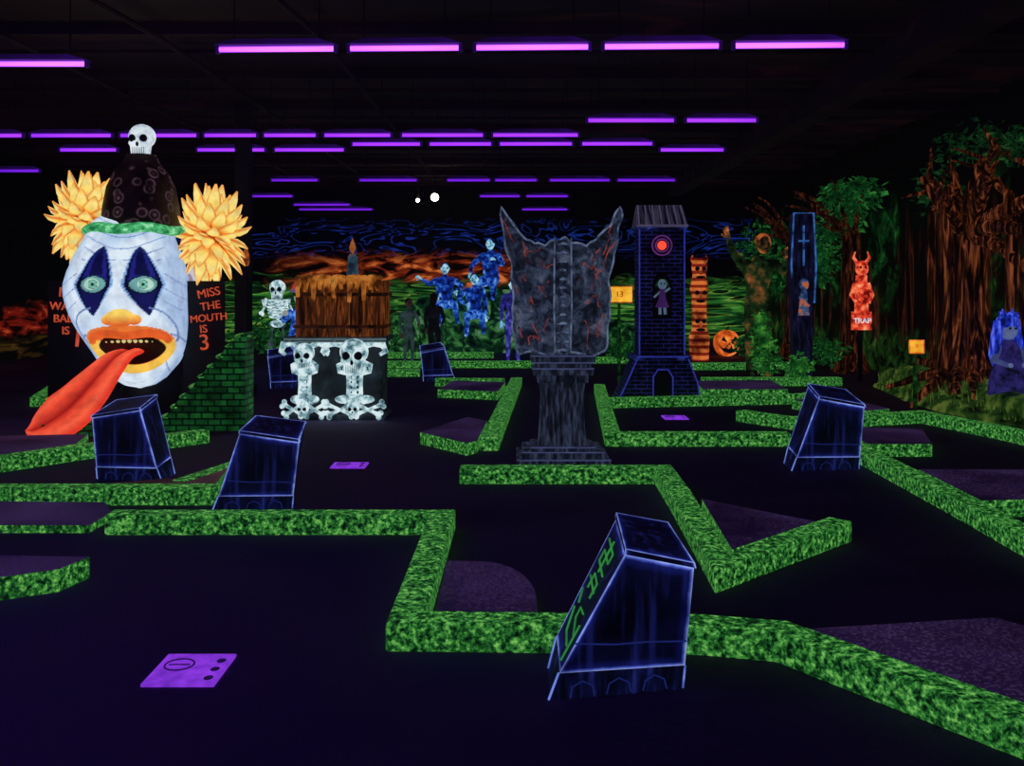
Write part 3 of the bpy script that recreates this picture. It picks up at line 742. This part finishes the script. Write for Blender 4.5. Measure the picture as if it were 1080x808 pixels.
g=Geo(); g.ell((0,-.29,1.60),(.06,.05,.07),0); g.tube([(0,-.28,1.55),(0,-.29,1.4),(0,-.28,1.3)],[.03,.05,.09],10,1); g.tube([(-.03,-.28,1.5),(-.11,-.3,1.43)],.015,6,0); g.tube([(.03,-.28,1.5),(.1,-.3,1.55)],.015,6,0)
g.tube([(-.03,-.28,1.32),(-.03,-.29,1.2)],.02,6,0); g.tube([(.03,-.28,1.32),(.04,-.29,1.2)],.02,6,0)
for k in range(9):
    a=math.pi*k/8; g.tube([(.05*math.cos(a),-.28,1.63+.04*math.sin(a)),(.09*math.cos(a),-.28,1.6+.09*math.sin(a)-.03)],[.015,.006],5,2)
for sx in (-1,1): g.ell((sx*.022,-.335,1.61),.012,3,seg=8,rings=6)
g.build('window_ghoul',[flat('ghoul_skin',(80,100,124)),flat('ghoul_dress',(56,28,84)),GREENDK,DARKEYE],tw)
g=Geo(); g.prism([(-.13,1.14),(.13,1.14),(.13,1.62),(.07,1.74),(0,1.78),(-.07,1.74),(-.13,1.62)],-.262,-.25,0); g.build('window_niche',[BLACK],tw,smooth=False)
g=Geo(); g.prism([(-.12,.06),(.12,.06),(.12,.36),(.06,.46),(-.06,.46),(-.12,.36)],-.345,-.33,0); g.build('tunnel_mouth',[BLACK],tw,smooth=False)
g=Geo(); g.tube([(-.13,-.35,.06),(-.13,-.35,.37),(-.07,-.35,.47),(.07,-.35,.47),(.13,-.35,.37),(.13,-.35,.06)],.01,6); g.tube([(-.34,-.34,.64),(.34,-.34,.64)],.01,6)
for sx in(-1,1): g.tube([(sx*.3,-.258,.66),(sx*.3,-.258,2.34)],.010,6)
g.tube([(-.61,-.335,.02),(-.475,-.335,.3),(-.34,-.335,.61)],.010,6); g.tube([(.50,-.335,.02),(.46,-.335,.3),(.34,-.335,.61)],.010,6)
g.build('outline',[flat('outline_blue',(44,50,150))],tw)

# ---------------------------------------------------------------- humanoid builder
def human(name,loc,Hh,rz,top,skin,hair,pose=None,hairlen=0.0,girth=1.0,hat=None):
    e=empty(name,loc,rz)
    J=dict(pelvis=(0,0,.52),spine=(0,0,.63),chest=(0,0,.74),neck=(0,0,.82),hb=(0,-.005,.87),
      sl=(-.105,0,.79),sr=(.105,0,.79),el=(-.135,.01,.63),er=(.135,.01,.63),wl=(-.14,-.05,.49),wr=(.14,-.05,.49),
      hl=(-.052,0,.49),hr=(.052,0,.49),kl=(-.058,-.01,.27),kr=(.058,-.01,.27),al=(-.06,.01,.04),ar=(.06,.01,.04),tl=(-.065,-.08,.018),tr=(.065,-.08,.018),head=(0,-.01,.93))
    if pose: J.update(pose)
    rad=dict(pelvis=.065,spine=.06,chest=.075,neck=.03,hb=.027,sl=.037,sr=.037,el=.026,er=.026,wl=.018,wr=.018,hl=.05,hr=.05,kl=.034,kr=.034,al=.022,ar=.022,tl=.018,tr=.018)
    order=list(rad.keys()); ed=[('pelvis','spine'),('spine','chest'),('chest','neck'),('neck','hb'),('chest','sl'),('sl','el'),('el','wl'),('chest','sr'),('sr','er'),('er','wr'),('pelvis','hl'),('hl','kl'),('kl','al'),('al','tl'),('pelvis','hr'),('hr','kr'),('kr','ar'),('ar','tr')]
    me=bpy.data.meshes.new('body'); me.from_pydata([tuple(Hh*c for c in J[k]) for k in order],[(order.index(a),order.index(b)) for a,b in ed],[])
    o=bpy.data.objects.new('body',me); sc.collection.objects.link(o); o.parent=e; me.materials.append(top)
    sk=o.modifiers.new('skin','SKIN'); sk.use_smooth_shade=True
    for i,k in enumerate(order):
        r=rad[k]*Hh*girth; me.skin_vertices[0].data[i].radius=(r,r*.85); me.skin_vertices[0].data[i].use_root=(i==0)
    sb=o.modifiers.new('sub','SUBSURF'); sb.levels=2; sb.render_levels=2
    g=Geo(); h=Vector(J['head'])*Hh; s_=Hh
    g.ell(h,(.048*s_,.058*s_,.068*s_),0,seg=20,rings=16); g.ell(h+Vector((0,-.015*s_,-.035*s_)),(.034*s_,.04*s_,.035*s_),0)
    g.ell(h+Vector((0,-.062*s_,-.008*s_)),(.009*s_,.014*s_,.014*s_),0,seg=8,rings=6)
    for sx in(-1,1):
        g.ell(h+Vector((sx*.018*s_,-.052*s_,.006*s_)),.008*s_,2,seg=8,rings=6); g.ell(h+Vector((sx*.049*s_,.0,-.002*s_)),(.006*s_,.012*s_,.018*s_),0,seg=8,rings=6)
    g.ell(h+Vector((0,-.054*s_,-.034*s_)),(.016*s_,.006*s_,.005*s_),2,seg=8,rings=6)
    g.ell(h+Vector((0,.014*s_,.018*s_)),(.055*s_,.058*s_,.062*s_),1)
    if hairlen: g.tube([h+Vector((0,.03*s_,.02*s_)),h+Vector((0,.045*s_,-.05*s_)),h+Vector((0,.04*s_,-.05*s_-hairlen*s_))],[.05*s_,.055*s_,.03*s_],10,1,flat=.6)
    if hat: g.lathe([(.085*s_,.045*s_),(.05*s_,.05*s_),(.03*s_,.13*s_),(.003*s_,.2*s_)],14,3,c=tuple(h))
    g.build('head',[skin,hair,DARKEYE,hat or hair],e)
    for sd,a,b in (('left','el','wl'),('right','er','wr')):
        g=Geo(); w=Vector(J[b])*Hh; d=(w-Vector(J[a])*Hh).normalized(); sv=d.cross(Vector((0,1,.3))).normalized(); nv=d.cross(sv)
        g.tube([w-d*.005*s_,w+d*.02*s_,w+d*.052*s_],[.014*s_,.022*s_,.021*s_],8,flat=.5)
        for k,L_ in zip((-1.5,-.5,.5,1.5),(.036,.043,.046,.038)):
            q=w+d*.05*s_+sv*k*.0105*s_; g.tube([q,q+d*L_*.5*s_+nv*.003*s_,q+d*L_*s_+nv*.014*s_],[.0055*s_,.005*s_,.004*s_],6)
        q=w+d*.018*s_+sv*.018*s_; g.tube([q,q+(d+sv)*.016*s_,q+(d*1.6+sv)*.02*s_+nv*.006*s_],[.007*s_,.006*s_,.005*s_],6)
        g.build('hand_'+sd,[skin],e)
    return e
DKC=paint('dark_clothes',[(0.4,(5,5,8)),(0.65,(14,14,20))],6,3,base=(40,40,48)); GRC=paint('grey_clothes',[(0.4,(20,30,32)),(0.6,(40,56,58))],6,3,base=(60,60,70))
SKN=paint('dim_skin',[(0.4,(30,20,20)),(0.65,(46,32,30))],6,2,base=(150,110,90)); HRB=flat('dark_hair',(10,7,8))
human('visitor_woman',(-1.58,19.2,0),1.42,2.8,DKC,SKN,HRB,dict(el=(-.15,-.02,.64),wl=(-.08,-.1,.56),kl=(-.07,-.03,.27)),.08,1.15)
human('visitor_child',(-2.05,18.8,0),1.32,.5,GRC,SKN,HRB,dict(wr=(.1,-.14,.62),er=(.15,-.04,.65)),.0)
def rock(name,c,r,mat,seed=0,sub=4):
    import bmesh
    bm=bmesh.new(); bmesh.ops.create_icosphere(bm,subdivisions=sub,radius=1)
    for q in bm.verts:
        n_=noise.noise(q.co*1.6+Vector((seed,0,0)))*.35+noise.noise(q.co*4+Vector((seed,5,0)))*.14
        q.co*=1+n_; q.co=Vector((q.co.x*r[0],q.co.y*r[1],max(q.co.z,-.02)*r[2]+.02*r[2]))
    me=bpy.data.meshes.new(name); bm.to_mesh(me); bm.free(); me.materials.append(mat)
    o=bpy.data.objects.new(name,me); sc.collection.objects.link(o); o.location=c; return o
MOSS=paint('moss_rock',[(0.38,(4,10,8)),(0.5,(14,50,26)),(0.6,(54,116,54)),(0.7,(110,134,120))],4,6,.75,dist=.8)
rock('rock_mound',(-1.1,23.2,0),(2.4,1.2,1.35),MOSS,3); rock('rock_mound',(-4.9,23.8,0),(1.3,1.0,.8),MOSS,8); rock('rock_mound',(2.6,23.5,0),(1.8,1.1,.7),MOSS,12)
GSK=paint('ghoul_blue_skin',[(0.35,(30,80,130)),(0.52,(110,180,215)),(0.66,(190,226,226)),(0.75,(210,170,110))],10,4,.95)
sit=dict(kl=(-.08,-.2,.5),kr=(.09,-.19,.52),al=(-.09,-.2,.27),ar=(.12,-.24,.30),tl=(-.09,-.27,.25),tr=(.12,-.3,.28))
GBD=paint('ghoul_suit',[(0.36,(4,6,34)),(0.48,(14,44,140)),(0.6,(60,124,215)),(0.72,(160,194,210))],7,4,.95)
human('blue_ghoul',(-1.55,21.9,.2),1.9,.2,GBD,GSK,BLUEDK,dict(sit,el=(-.2,-.08,.74),wl=(-.3,-.14,.80),er=(.2,-.1,.72),wr=(.12,-.2,.66)),0,1.35)
human('blue_ghoul',(-.5,22.0,.72),1.95,-.3,GBD,GSK,BLUEDK,dict(sit,el=(-.22,-.05,.68),wl=(-.2,-.15,.58),er=(.17,-.05,.68),wr=(.12,-.2,.74)),0,1.4)
human('blue_ghoul',(-.85,21.5,.0),1.85,0,GBD,GSK,BLUEDK,dict(sit,el=(-.2,-.1,.7),wl=(-.1,-.2,.62)),0,1.3)
human('blue_ghoul',(0.02,19.4,0),1.72,.1,paint('purple_robe',[(0.35,(10,10,40)),(0.55,(40,40,130)),(0.7,(100,90,200))],8,4),GSK,BLUEDK,dict(er=(.2,-.03,.68),wr=(.22,-.12,.78)),0,1.2)
sk=empty('skeleton_figure',(-4.45,18.0,0)); g=Geo(); skull(g,(0,0,1.5),.36)
for k in range(9): g.ell((0,0,.88+k*.055),(.035,.03,.02),0,seg=10,rings=6)
for k in range(6):
    w=.19-.012*abs(k-2); z=1.3-k*.06
    g.tube([(w*math.cos(a),-.1*math.sin(a)-.0,z-.03*math.sin(a)) for a in [math.pi*q/10 for q in range(11)]],.016,6)
    g.tube([(w*math.cos(a),.06*math.sin(a),z) for a in [math.pi*q/10 for q in range(11)]],.012,6)
g.ell((0,0,.85),(.15,.08,.07),0)
for sx in(-1,1):
    boneh(g,(sx*.2,0,1.3),(sx*.3,-.02,1.05),.026); boneh(g,(sx*.3,-.02,1.03),(sx*.2,-.16,1.2),.022)
    boneh(g,(sx*.1,0,.82),(sx*.12,-.03,.46),.03,2); boneh(g,(sx*.12,-.03,.44),(sx*.12,.0,.09),.026,2)
    g.ell((sx*.12,-.05,.035),(.05,.11,.035),2)
    for q in range(5): g.tube([(sx*.2+(q-2)*.015,-.17,1.22),(sx*.2+(q-2)*.022,-.19,1.28),(sx*.2+(q-2)*.022,-.2,1.32)],.007,5)
g.build('bones',[SKULLW,DARKEYE,paint('bone_dim',[(0.4,(16,24,28)),(0.65,(60,76,80))],8,3)],sk)
gn=empty('gnome_statue',(-3.85,17.4,0)); g=Geo()
g.lathe([(.28,0),(.3,.25),(.24,.7),(.16,1.15),(.08,1.22)],18,0); g.ell((0,-.02,1.38),(.15,.15,.17),1); g.lathe([(.24,1.46),(.2,1.5),(.15,1.62),(.07,1.74),(.02,1.78)],16,2); g.ell((0,-.17,1.36),(.04,.05,.035),1)
for sx in(-1,1): g.tube([(sx*.18,0,1.1),(sx*.32,-.08,.95),(sx*.25,-.22,1.05)],[.07,.06,.05],8,0); g.ell((sx*.25,-.25,1.08),.055,1); g.ell((sx*.05,-.15,1.42),.022,3,seg=8,rings=6)
g.build('figure',[BLUE,flat('gnome_face',(150,150,140)),paint('hat_redblue',[(0.42,(30,70,150)),(0.55,(170,50,40))],5,2),DARKEYE],gn)

# ---------------------------------------------------------------- signs and props, right side
def post_sign(name,x,y,z,w,h,mat,body=None,tm=None,pm=None,rz=0,z0=0):
    e=empty(name,(x,y,z0),rz); z=z-z0; g=Geo(); g.tube([(0,.03,0),(0,.03,z)],[.03,.025],8); g.build('post',[pm or GREENDK],e)
    g=Geo(); g.box((0,0,z),(w,.04,h)); g.build('board',[mat],e,smooth=False,bevel=.015)
    g=Geo(); hw,hh=w/2,h/2; g.tube([(-hw,-.022,z-hh),(hw,-.022,z-hh),(hw,-.022,z+hh),(-hw,-.022,z+hh)],.012,5,close=True); g.build('frame',[tm or ORANGE],e)
    if body: text('lettering',body,h*.5,tm or ORANGE,e,(0,-.03,z))
    return e
post_sign('yellow_hole_sign',1.72,15.2,1.44,.42,.26,YELLOW,'13',ORDIM)
post_sign('yellow_hole_sign',5.2,12.2,.80,.18,.16,YELLOW,'8',ORANGE)
def stripe(name,c1,c2,sc_=2.2):
    m,nt,p=newmat(name); w=nt.nodes.new('ShaderNodeTexWave'); nt.links.new(coords(nt,(.5,.5,1)),w.inputs[0]); w.bands_direction='Z'; w.inputs['Scale'].default_value=sc_; w.inputs['Distortion'].default_value=1.5; w.inputs['Detail'].default_value=1
    n_=noise_tex(nt,coords(nt),3,3,.5)
    glow(nt,p,mixc(nt,1.0,ramp(nt,w.outputs['Fac'],[(0.3,c1),(0.6,c2)]),ramp(nt,n_,[(0.38,(110,90,110)),(0.6,(255,255,255))]),'MULTIPLY'),.85); return m
tp=empty('carved_totem',(3.95,20.0,0)); g=Geo(); g.lathe([(.2,0),(.22,.5),(.15,.7),(.16,1.3),(.2,1.5),(.14,1.8),(.17,2.0),(.1,2.16)],16)
for z in (.75,1.35,1.85):
    for sx in(-1,1): g.ell((sx*.07,-.16,z+.08),.05,1,seg=8,rings=6)
    g.ell((0,-.18,z),(.03,.04,.05),2,seg=8,rings=6); g.ell((0,-.16,z-.1),(.10,.04,.035),1,seg=8,rings=6)
for sx in(-1,1): g.tube([(sx*.1,0,2.05),(sx*.16,0,2.14),(sx*.14,0,2.22)],[.05,.035,.01],8,0)
g.build('totem',[stripe('totem_paint',(130,34,20),(225,118,54)),DARKEYE,ORDIM],tp)
pk=empty('jack_o_lantern',(4.75,21.0,0)); g=Geo(); v=[];NS,NR=48,20
for i in range(NR+1):
    a=math.pi*i/NR
    for j in range(NS):
        b=2*math.pi*j/NS; rr_=.30*(1-.13*abs(math.cos(b*5)))*(math.sin(a)**.8 if math.sin(a)>0 else 0)
        v.append((rr_*math.cos(b),rr_*math.sin(b),.30+.29*math.cos(a)))
g.add(v,[(i*NS+j,(i+1)*NS+j,(i+1)*NS+(j+1)%NS,i*NS+(j+1)%NS) for i in range(NR) for j in range(NS)],0)
for sx in(-1,1): g.prism([(sx*.05,.34),(sx*.17,.37),(sx*.13,.46)],-.33,-.25,1)
g.prism([(-.03,.28),(.03,.28),(0,.33)],-.33,-.28,1); g.prism([(-.2,.24),(-.12,.2),(-.08,.22),(-.03,.18),(.03,.21),(.08,.17),(.13,.21),(.2,.25),(.12,.13),(0,.09),(-.12,.13)],-.33,-.22,1)
g.tube([(0,0,.56),(.02,0,.63),(.06,0,.66)],[.04,.03,.025],8,2)
g.build('pumpkin',[paint('pumpkin_paint',[(0.35,(130,40,10)),(0.55,(215,96,36)),(0.68,(250,150,64))],5,3,1.0),DARKEYE,GREENDK],pk)
SW=paint('swamp_hide',[(0.4,(10,10,6)),(0.5,(60,44,22)),(0.6,(140,80,40)),(0.7,(210,120,66))],5,5,.85)
human('swamp_monster',(4.2,16.2,0),2.4,.1,paint('swamp_body',[(0.42,(4,8,5)),(0.54,(28,48,22)),(0.64,(110,70,36)),(0.72,(170,100,54))],3.5,5,.8),SW,ORDIM,dict(sl=(-.12,0,.82),sr=(.13,0,.83),el=(-.2,-.04,.90),wl=(-.235,-.06,.99),er=(.17,-.04,.74),wr=(.15,-.14,.86),head=(.02,-.06,.95)),0,1.3)
cf=empty('upright_coffin',(4.7,15.4,0)); g=Geo(); g.prism([(-.13,0),(.13,0),(.2,1.9),(.16,2.75),(-.16,2.75),(-.2,1.9)],-.12,.12,0); g.build('box',[paint('coffin_wood',[(0.4,(5,5,14)),(0.6,(16,16,42)),(0.72,(40,34,80))],6,4,.8,stretch=(3,3,.6))],cf,smooth=False,bevel=.01)
g=Geo(); g.tube([(-.19,-.13,1.7),(-.2,-.13,1.9),(-.16,-.13,2.75),(.16,-.13,2.75),(.2,-.13,1.9),(.17,-.13,1.3)],.016,6); g.tube([(0,-.13,1.9),(0,-.13,2.55)],.016,6); g.tube([(-.08,-.13,2.3),(.08,-.13,2.3)],.016,6); g.build('outline',[paint('coffin_edge',[(0.35,(12,24,70)),(0.6,(50,100,170))],6,3)],cf)
g=Geo(); g.ell((0,-.14,1.6),(.08,.03,.10),0); g.box((0,-.13,1.3),(.18,.03,.4),0,taper=.5); g.tube([(-.08,-.14,1.4),(.08,-.16,1.25)],.02,6,0); g.build('mummy_relief',[paint('mummy_paint',[(0.38,(20,40,80)),(0.52,(60,80,110)),(0.62,(170,86,44))],8,3)],cf)
dv=empty('devil_sign',(5.75,15.6,0)); g=Geo(); g.tube([(0,.06,0),(0,.06,1.9)],.04,8); g.build('post',[BLACK],dv)
g=Geo(); g.box((0,0,1.0),(.32,.05,.3),0); g.box((0,0,1.45),(.22,.05,.6),0,taper=.8); g.ell((0,-.02,1.86),(.11,.06,.13),0)
for sx in(-1,1): g.tube([(sx*.06,0,1.94),(sx*.13,0,2.04),(sx*.1,0,2.14)],[.035,.025,.008],8,0); g.tube([(sx*.1,0,1.62),(sx*.17,-.02,1.42),(sx*.1,-.06,1.3)],[.04,.035,.03],8,0); g.ell((sx*.04,-.08,1.88),.02,1,seg=8,rings=6)
g.build('devil',[paint('devil_red',[(0.38,(110,16,12)),(0.5,(225,64,40)),(0.64,(255,140,90)),(0.74,(255,220,180))],10,4,.95),DARKEYE],dv); text('lettering','TRAP',.12,WHITE,dv,(0,-.04,1.0))
GRS=paint('grass_glow',[(0.36,(7,16,6)),(0.5,(34,62,22)),(0.62,(84,106,42)),(0.74,(120,112,60))],4,5,.65)
rock('grass_bank',(5.98,12.6,0),(.54,2.5,.42),GRS,5)
g=Geo(); rr=random.Random(5)
for k in range(1100):
    y=rr.uniform(10.4,15.0); x=rr.uniform(5.35,6.6); t=1-((y-12.6)/2.5)**2-((x-5.98)/.62)**2
    if t<=0: continue
    z=.36*math.sqrt(t)*.85; h=rr.uniform(.08,.2); dx=rr.uniform(-.05,.05)
    g.add([(x-.01,y,z),(x+.012,y,z),(x+dx,y+dx*.5,z+h)],[(0,1,2)])
g.build('grass_blades',[GRS],None,smooth=False)
wi=empty('witch_figure',(5.92,11.3,.24)); g=Geo()
g.lathe([(.24,0),(.22,.2),(.15,.45),(.12,.62),(.06,.70)],18,0); g.ell((0,0,.82),(.10,.10,.12),1)
g.tube([(0,.03,.94),(0,.1,.8),(.0,.12,.5),(0,.14,.3)],[.1,.15,.17,.09],12,2,flat=.7); g.ell((0,.02,.9),(.14,.12,.12),2)
for sx in(-1,1): g.tube([(sx*.12,0,.92),(sx*.16,-.02,.7),(sx*.18,-.04,.42)],[.06,.065,.02],8,2); g.tube([(sx*.1,0,.62),(sx*.2,-.05,.46),(sx*.1,-.18,.41)],[.05,.045,.03],8,3); g.ell((sx*.08,-.2,.41),.03,1,seg=8,rings=6); g.ell((sx*.035,-.1,.84),.015,4,seg=8,rings=6)
for k in range(7): g.tube([(-.09+k*.03,-.02,.98),(-.12+k*.04,-.01,1.04+.03*math.sin(k*2))],[.03,.01],6,2)
g.build('witch',[paint('witch_dress',[(0.4,(10,10,30)),(0.6,(40,34,96))],8,4),flat('witch_face',(90,104,150)),paint('witch_hair',[(0.36,(8,16,70)),(0.52,(30,50,180)),(0.68,(90,110,240))],7,4,stretch=(3,3,.7)),flat('witch_arm',(60,70,120)),DARKEYE],wi)
tr=empty('banyan_tree',(5.95,12.45,.1)); g=Geo(); rr=random.Random(21)
def branch(p0,d,L_,r0,r1,n=9,wob=.18,grav=0.0,XM=6.6-5.95):
    pts=[Vector(p0)]; d=Vector(d).normalized()
    for i in range(n):
        d=(d+Vector((rr.uniform(-wob,wob)*.6,rr.uniform(-wob,wob),rr.uniform(-wob,wob)))+Vector((0,0,-grav))).normalized()
        q=pts[-1]+d*L_/n
        q.x=min(q.x,XM-r0); q.z=min(q.z,3.55)
        pts.append(q)
    g.tube(pts,[r0+(r1-r0)*i/n for i in range(n+1)],9)
    return pts
for k in range(8):
    a=k*2*math.pi/8; r=.18
    g.tube([(.40*math.cos(a)*1.05,.46*math.sin(a),.0),(r*1.5*math.cos(a),r*1.6*math.sin(a),.35),(r*math.cos(a+.3),r*math.sin(a+.3),1.0),(r*.9*math.cos(a+.6),r*.9*math.sin(a+.6),1.7),(r*1.2*math.cos(a+.9),r*1.2*math.sin(a+.9),2.4)],[.12,.13,.115,.10,.09],10)
for k in range(12):
    a=k*2*math.pi/12+.2; branch((.2*math.cos(a),.2*math.sin(a),.4),(math.cos(a)*.8,math.sin(a)*1.4,-.36),.85,.09,.025,7,.2)
tops=[]
for (d,L_,r,gv) in [((.1,-1.0,.75),2.2,.15,.06),((.1,-1,.35),2.0,.13,.07),((.1,-1,.0),1.9,.10,.06),((-.5,-.7,.55),1.3,.10,.04),((-.3,.35,1),1.0,.11,0),((.1,.6,.95),1.2,.10,.03),((0,-.25,1),1.1,.12,0),((.1,-.6,1),1.6,.12,.04)]:
    tops.append(branch((.1*d[0],.1*d[1],2.1),d,L_,r,.04,12,.10,gv))
for t in tops:
    for k in range(2):
        q=rr.choice(t[5:]); branch(q,(rr.uniform(-.4,.2),rr.uniform(-1,.4),rr.uniform(-.1,.6)),rr.uniform(.3,.5),.035,.010,7,.18)
for t in tops[:4]:
    q=rr.choice(t[6:]); branch(q,(0,rr.uniform(-.15,.15),-1),rr.uniform(.7,1.6),.032,.016,9,.06)
for (yy,top_,xx) in [(-.9,2.9,.1),(-1.25,3.2,.2),(.75,2.8,-.1)]:
    g.tube([(0,0,2.1),(xx*.5,yy*.5,top_),(xx,yy,top_-.3),(xx,yy*1.05,1.6),(xx*1.1,yy*1.0,.8),(xx,yy*.95,.12)],[.08,.07,.06,.05,.045,.05],9)
g.build('trunk_and_branches',[BARK],tr)
BARK2=paint('bark_dim',[(0.42,(6,2,3)),(0.54,(36,15,9)),(0.66,(84,38,20))],3,5,.8,stretch=(5,5,.7),dist=1.2)
for (x,y) in [(6.15,17.2),(6.1,20.5)]:
    tr2=empty('banyan_tree',(x,y,0)); g=Geo()
    for k in range(5):
        a=k*2*math.pi/5; g.tube([(.3*math.cos(a),.3*math.sin(a),0),(.12*math.cos(a),.12*math.sin(a),.4),(.1*math.cos(a+.5),.1*math.sin(a+.5),1.5),(.12*math.cos(a+1),.12*math.sin(a+1),2.6)],[.08,.09,.07,.07],8)
    for k in range(7):
        a=rr.uniform(0,6.28); pts=[Vector((0,0,2.4))]; d=Vector((-abs(math.cos(a))*.5,math.sin(a),.6))
        for q in range(7): d=(d+Vector((rr.uniform(-.2,.1),rr.uniform(-.3,.3),rr.uniform(-.3,.2)))).normalized(); w_=pts[-1]+d*.2; w_.z=min(w_.z,4.1); w_.x=min(w_.x,.5); pts.append(w_)
        g.tube(pts,[.06-.006*q for q in range(8)],7)
    g.build('trunk',[BARK2],tr2)
def foliage(name,blobs,mat,n=260,s=.09):
    g=Geo()
    for (c,r) in blobs:
        for k in range(n):
            d=Vector((rr.gauss(0,1),rr.gauss(0,1),rr.gauss(0,1))).normalized()*rr.random()**.4
            q=Vector((c[0]+d.x*r[0],c[1]+d.y*r[1],c[2]+d.z*r[2]))
            if q.x>6.6 or q.z>4.1 or q.z<0.14: continue
            a=Vector((rr.uniform(-1,1),rr.uniform(-1,1),rr.uniform(-1,.4))).normalized(); b=a.orthogonal().normalized(); L_=s*rr.uniform(.6,1.3)
            g.add([q,q+a*L_*.5+b*L_*.28,q+a*L_,q+a*L_*.5-b*L_*.28],[(0,1,2,3)])
    return g.build(name,[mat],None,smooth=False)
foliage('hanging_ivy',[((6.1,17.6,3.0),(.45,.9,.6)),((6.1,18.6,2.3),(.4,.5,.8)),((5.9,16.4,3.2),(.5,.6,.3)),((5.6,17.2,2.2),(.2,.4,.6))],LEAF,230,.18)
foliage('hanging_ivy',[((6.1,22,2.2),(.4,1.5,.9)),((6.1,24,2.4),(.4,1.2,.8))],LEAF,200,.18)
foliage('tree_leaves',[((6.1,12.6,3.5),(.4,.9,.25)),((6.1,11.4,3.3),(.35,.5,.25)),((6.2,13.8,3.0),(.3,.5,.5))],paint('leaf_dim',[(0.4,(3,10,5)),(0.58,(12,44,20)),(0.70,(40,80,34))],5,4),190,.13)
foliage('leafy_bush',[((4.15,15.5,.42),(.25,.2,.30)),((4.1,15.6,.85),(.14,.15,.35)),((4.5,14.9,.3),(.2,.2,.2))],paint('bush_glow',[(0.36,(5,26,9)),(0.54,(22,80,28)),(0.68,(76,138,50))],6,4),260,.10)
foliage('leafy_bush',[((5.6,17.0,.4),(.4,.6,.3)),((4.9,19.3,.35),(.5,.3,.25)),((3.2,20.6,.4),(.4,.4,.3)),((2.2,19.0,.35),(.4,.3,.25))],LEAF,220,.12)
foliage('leafy_bush',[((-5.6,13.8,.6),(.5,.6,.5)),((-5.4,20,.6),(.8,.6,.5)),((-3.1,21.5,.5),(.8,.4,.4)),((.9,21.5,.5),(.7,.5,.4))],LEAF,260,.13)
cp=empty('torch_post',(-3.62,12.9,0)); g=Geo(); g.tube([(0,0,0),(0,0,1.85)],[.035,.03],8,0); g.lathe([(.03,1.85),(.05,1.9),(.045,2.0),(.01,2.12)],10,1); g.build('torch',[BLACK,ORDIM],cp)

# ---------------------------------------------------------------- world + camera
w=bpy.data.worlds.new('world'); sc.world=w; w.use_nodes=True
w.node_tree.nodes['Background'].inputs[0].default_value=(0.001,0.0005,0.002,1); w.node_tree.nodes['Background'].inputs[1].default_value=1.0
cam=bpy.data.cameras.new('camera'); co=bpy.data.objects.new('camera',cam); sc.collection.objects.link(co)
cam.sensor_width=36; cam.lens=33.33; cam.shift_y=-0.0963; co.location=(0,0,1.6); co.rotation_euler=(math.pi/2,0,0); cam.clip_start=0.05; cam.clip_end=100
sc.camera=co
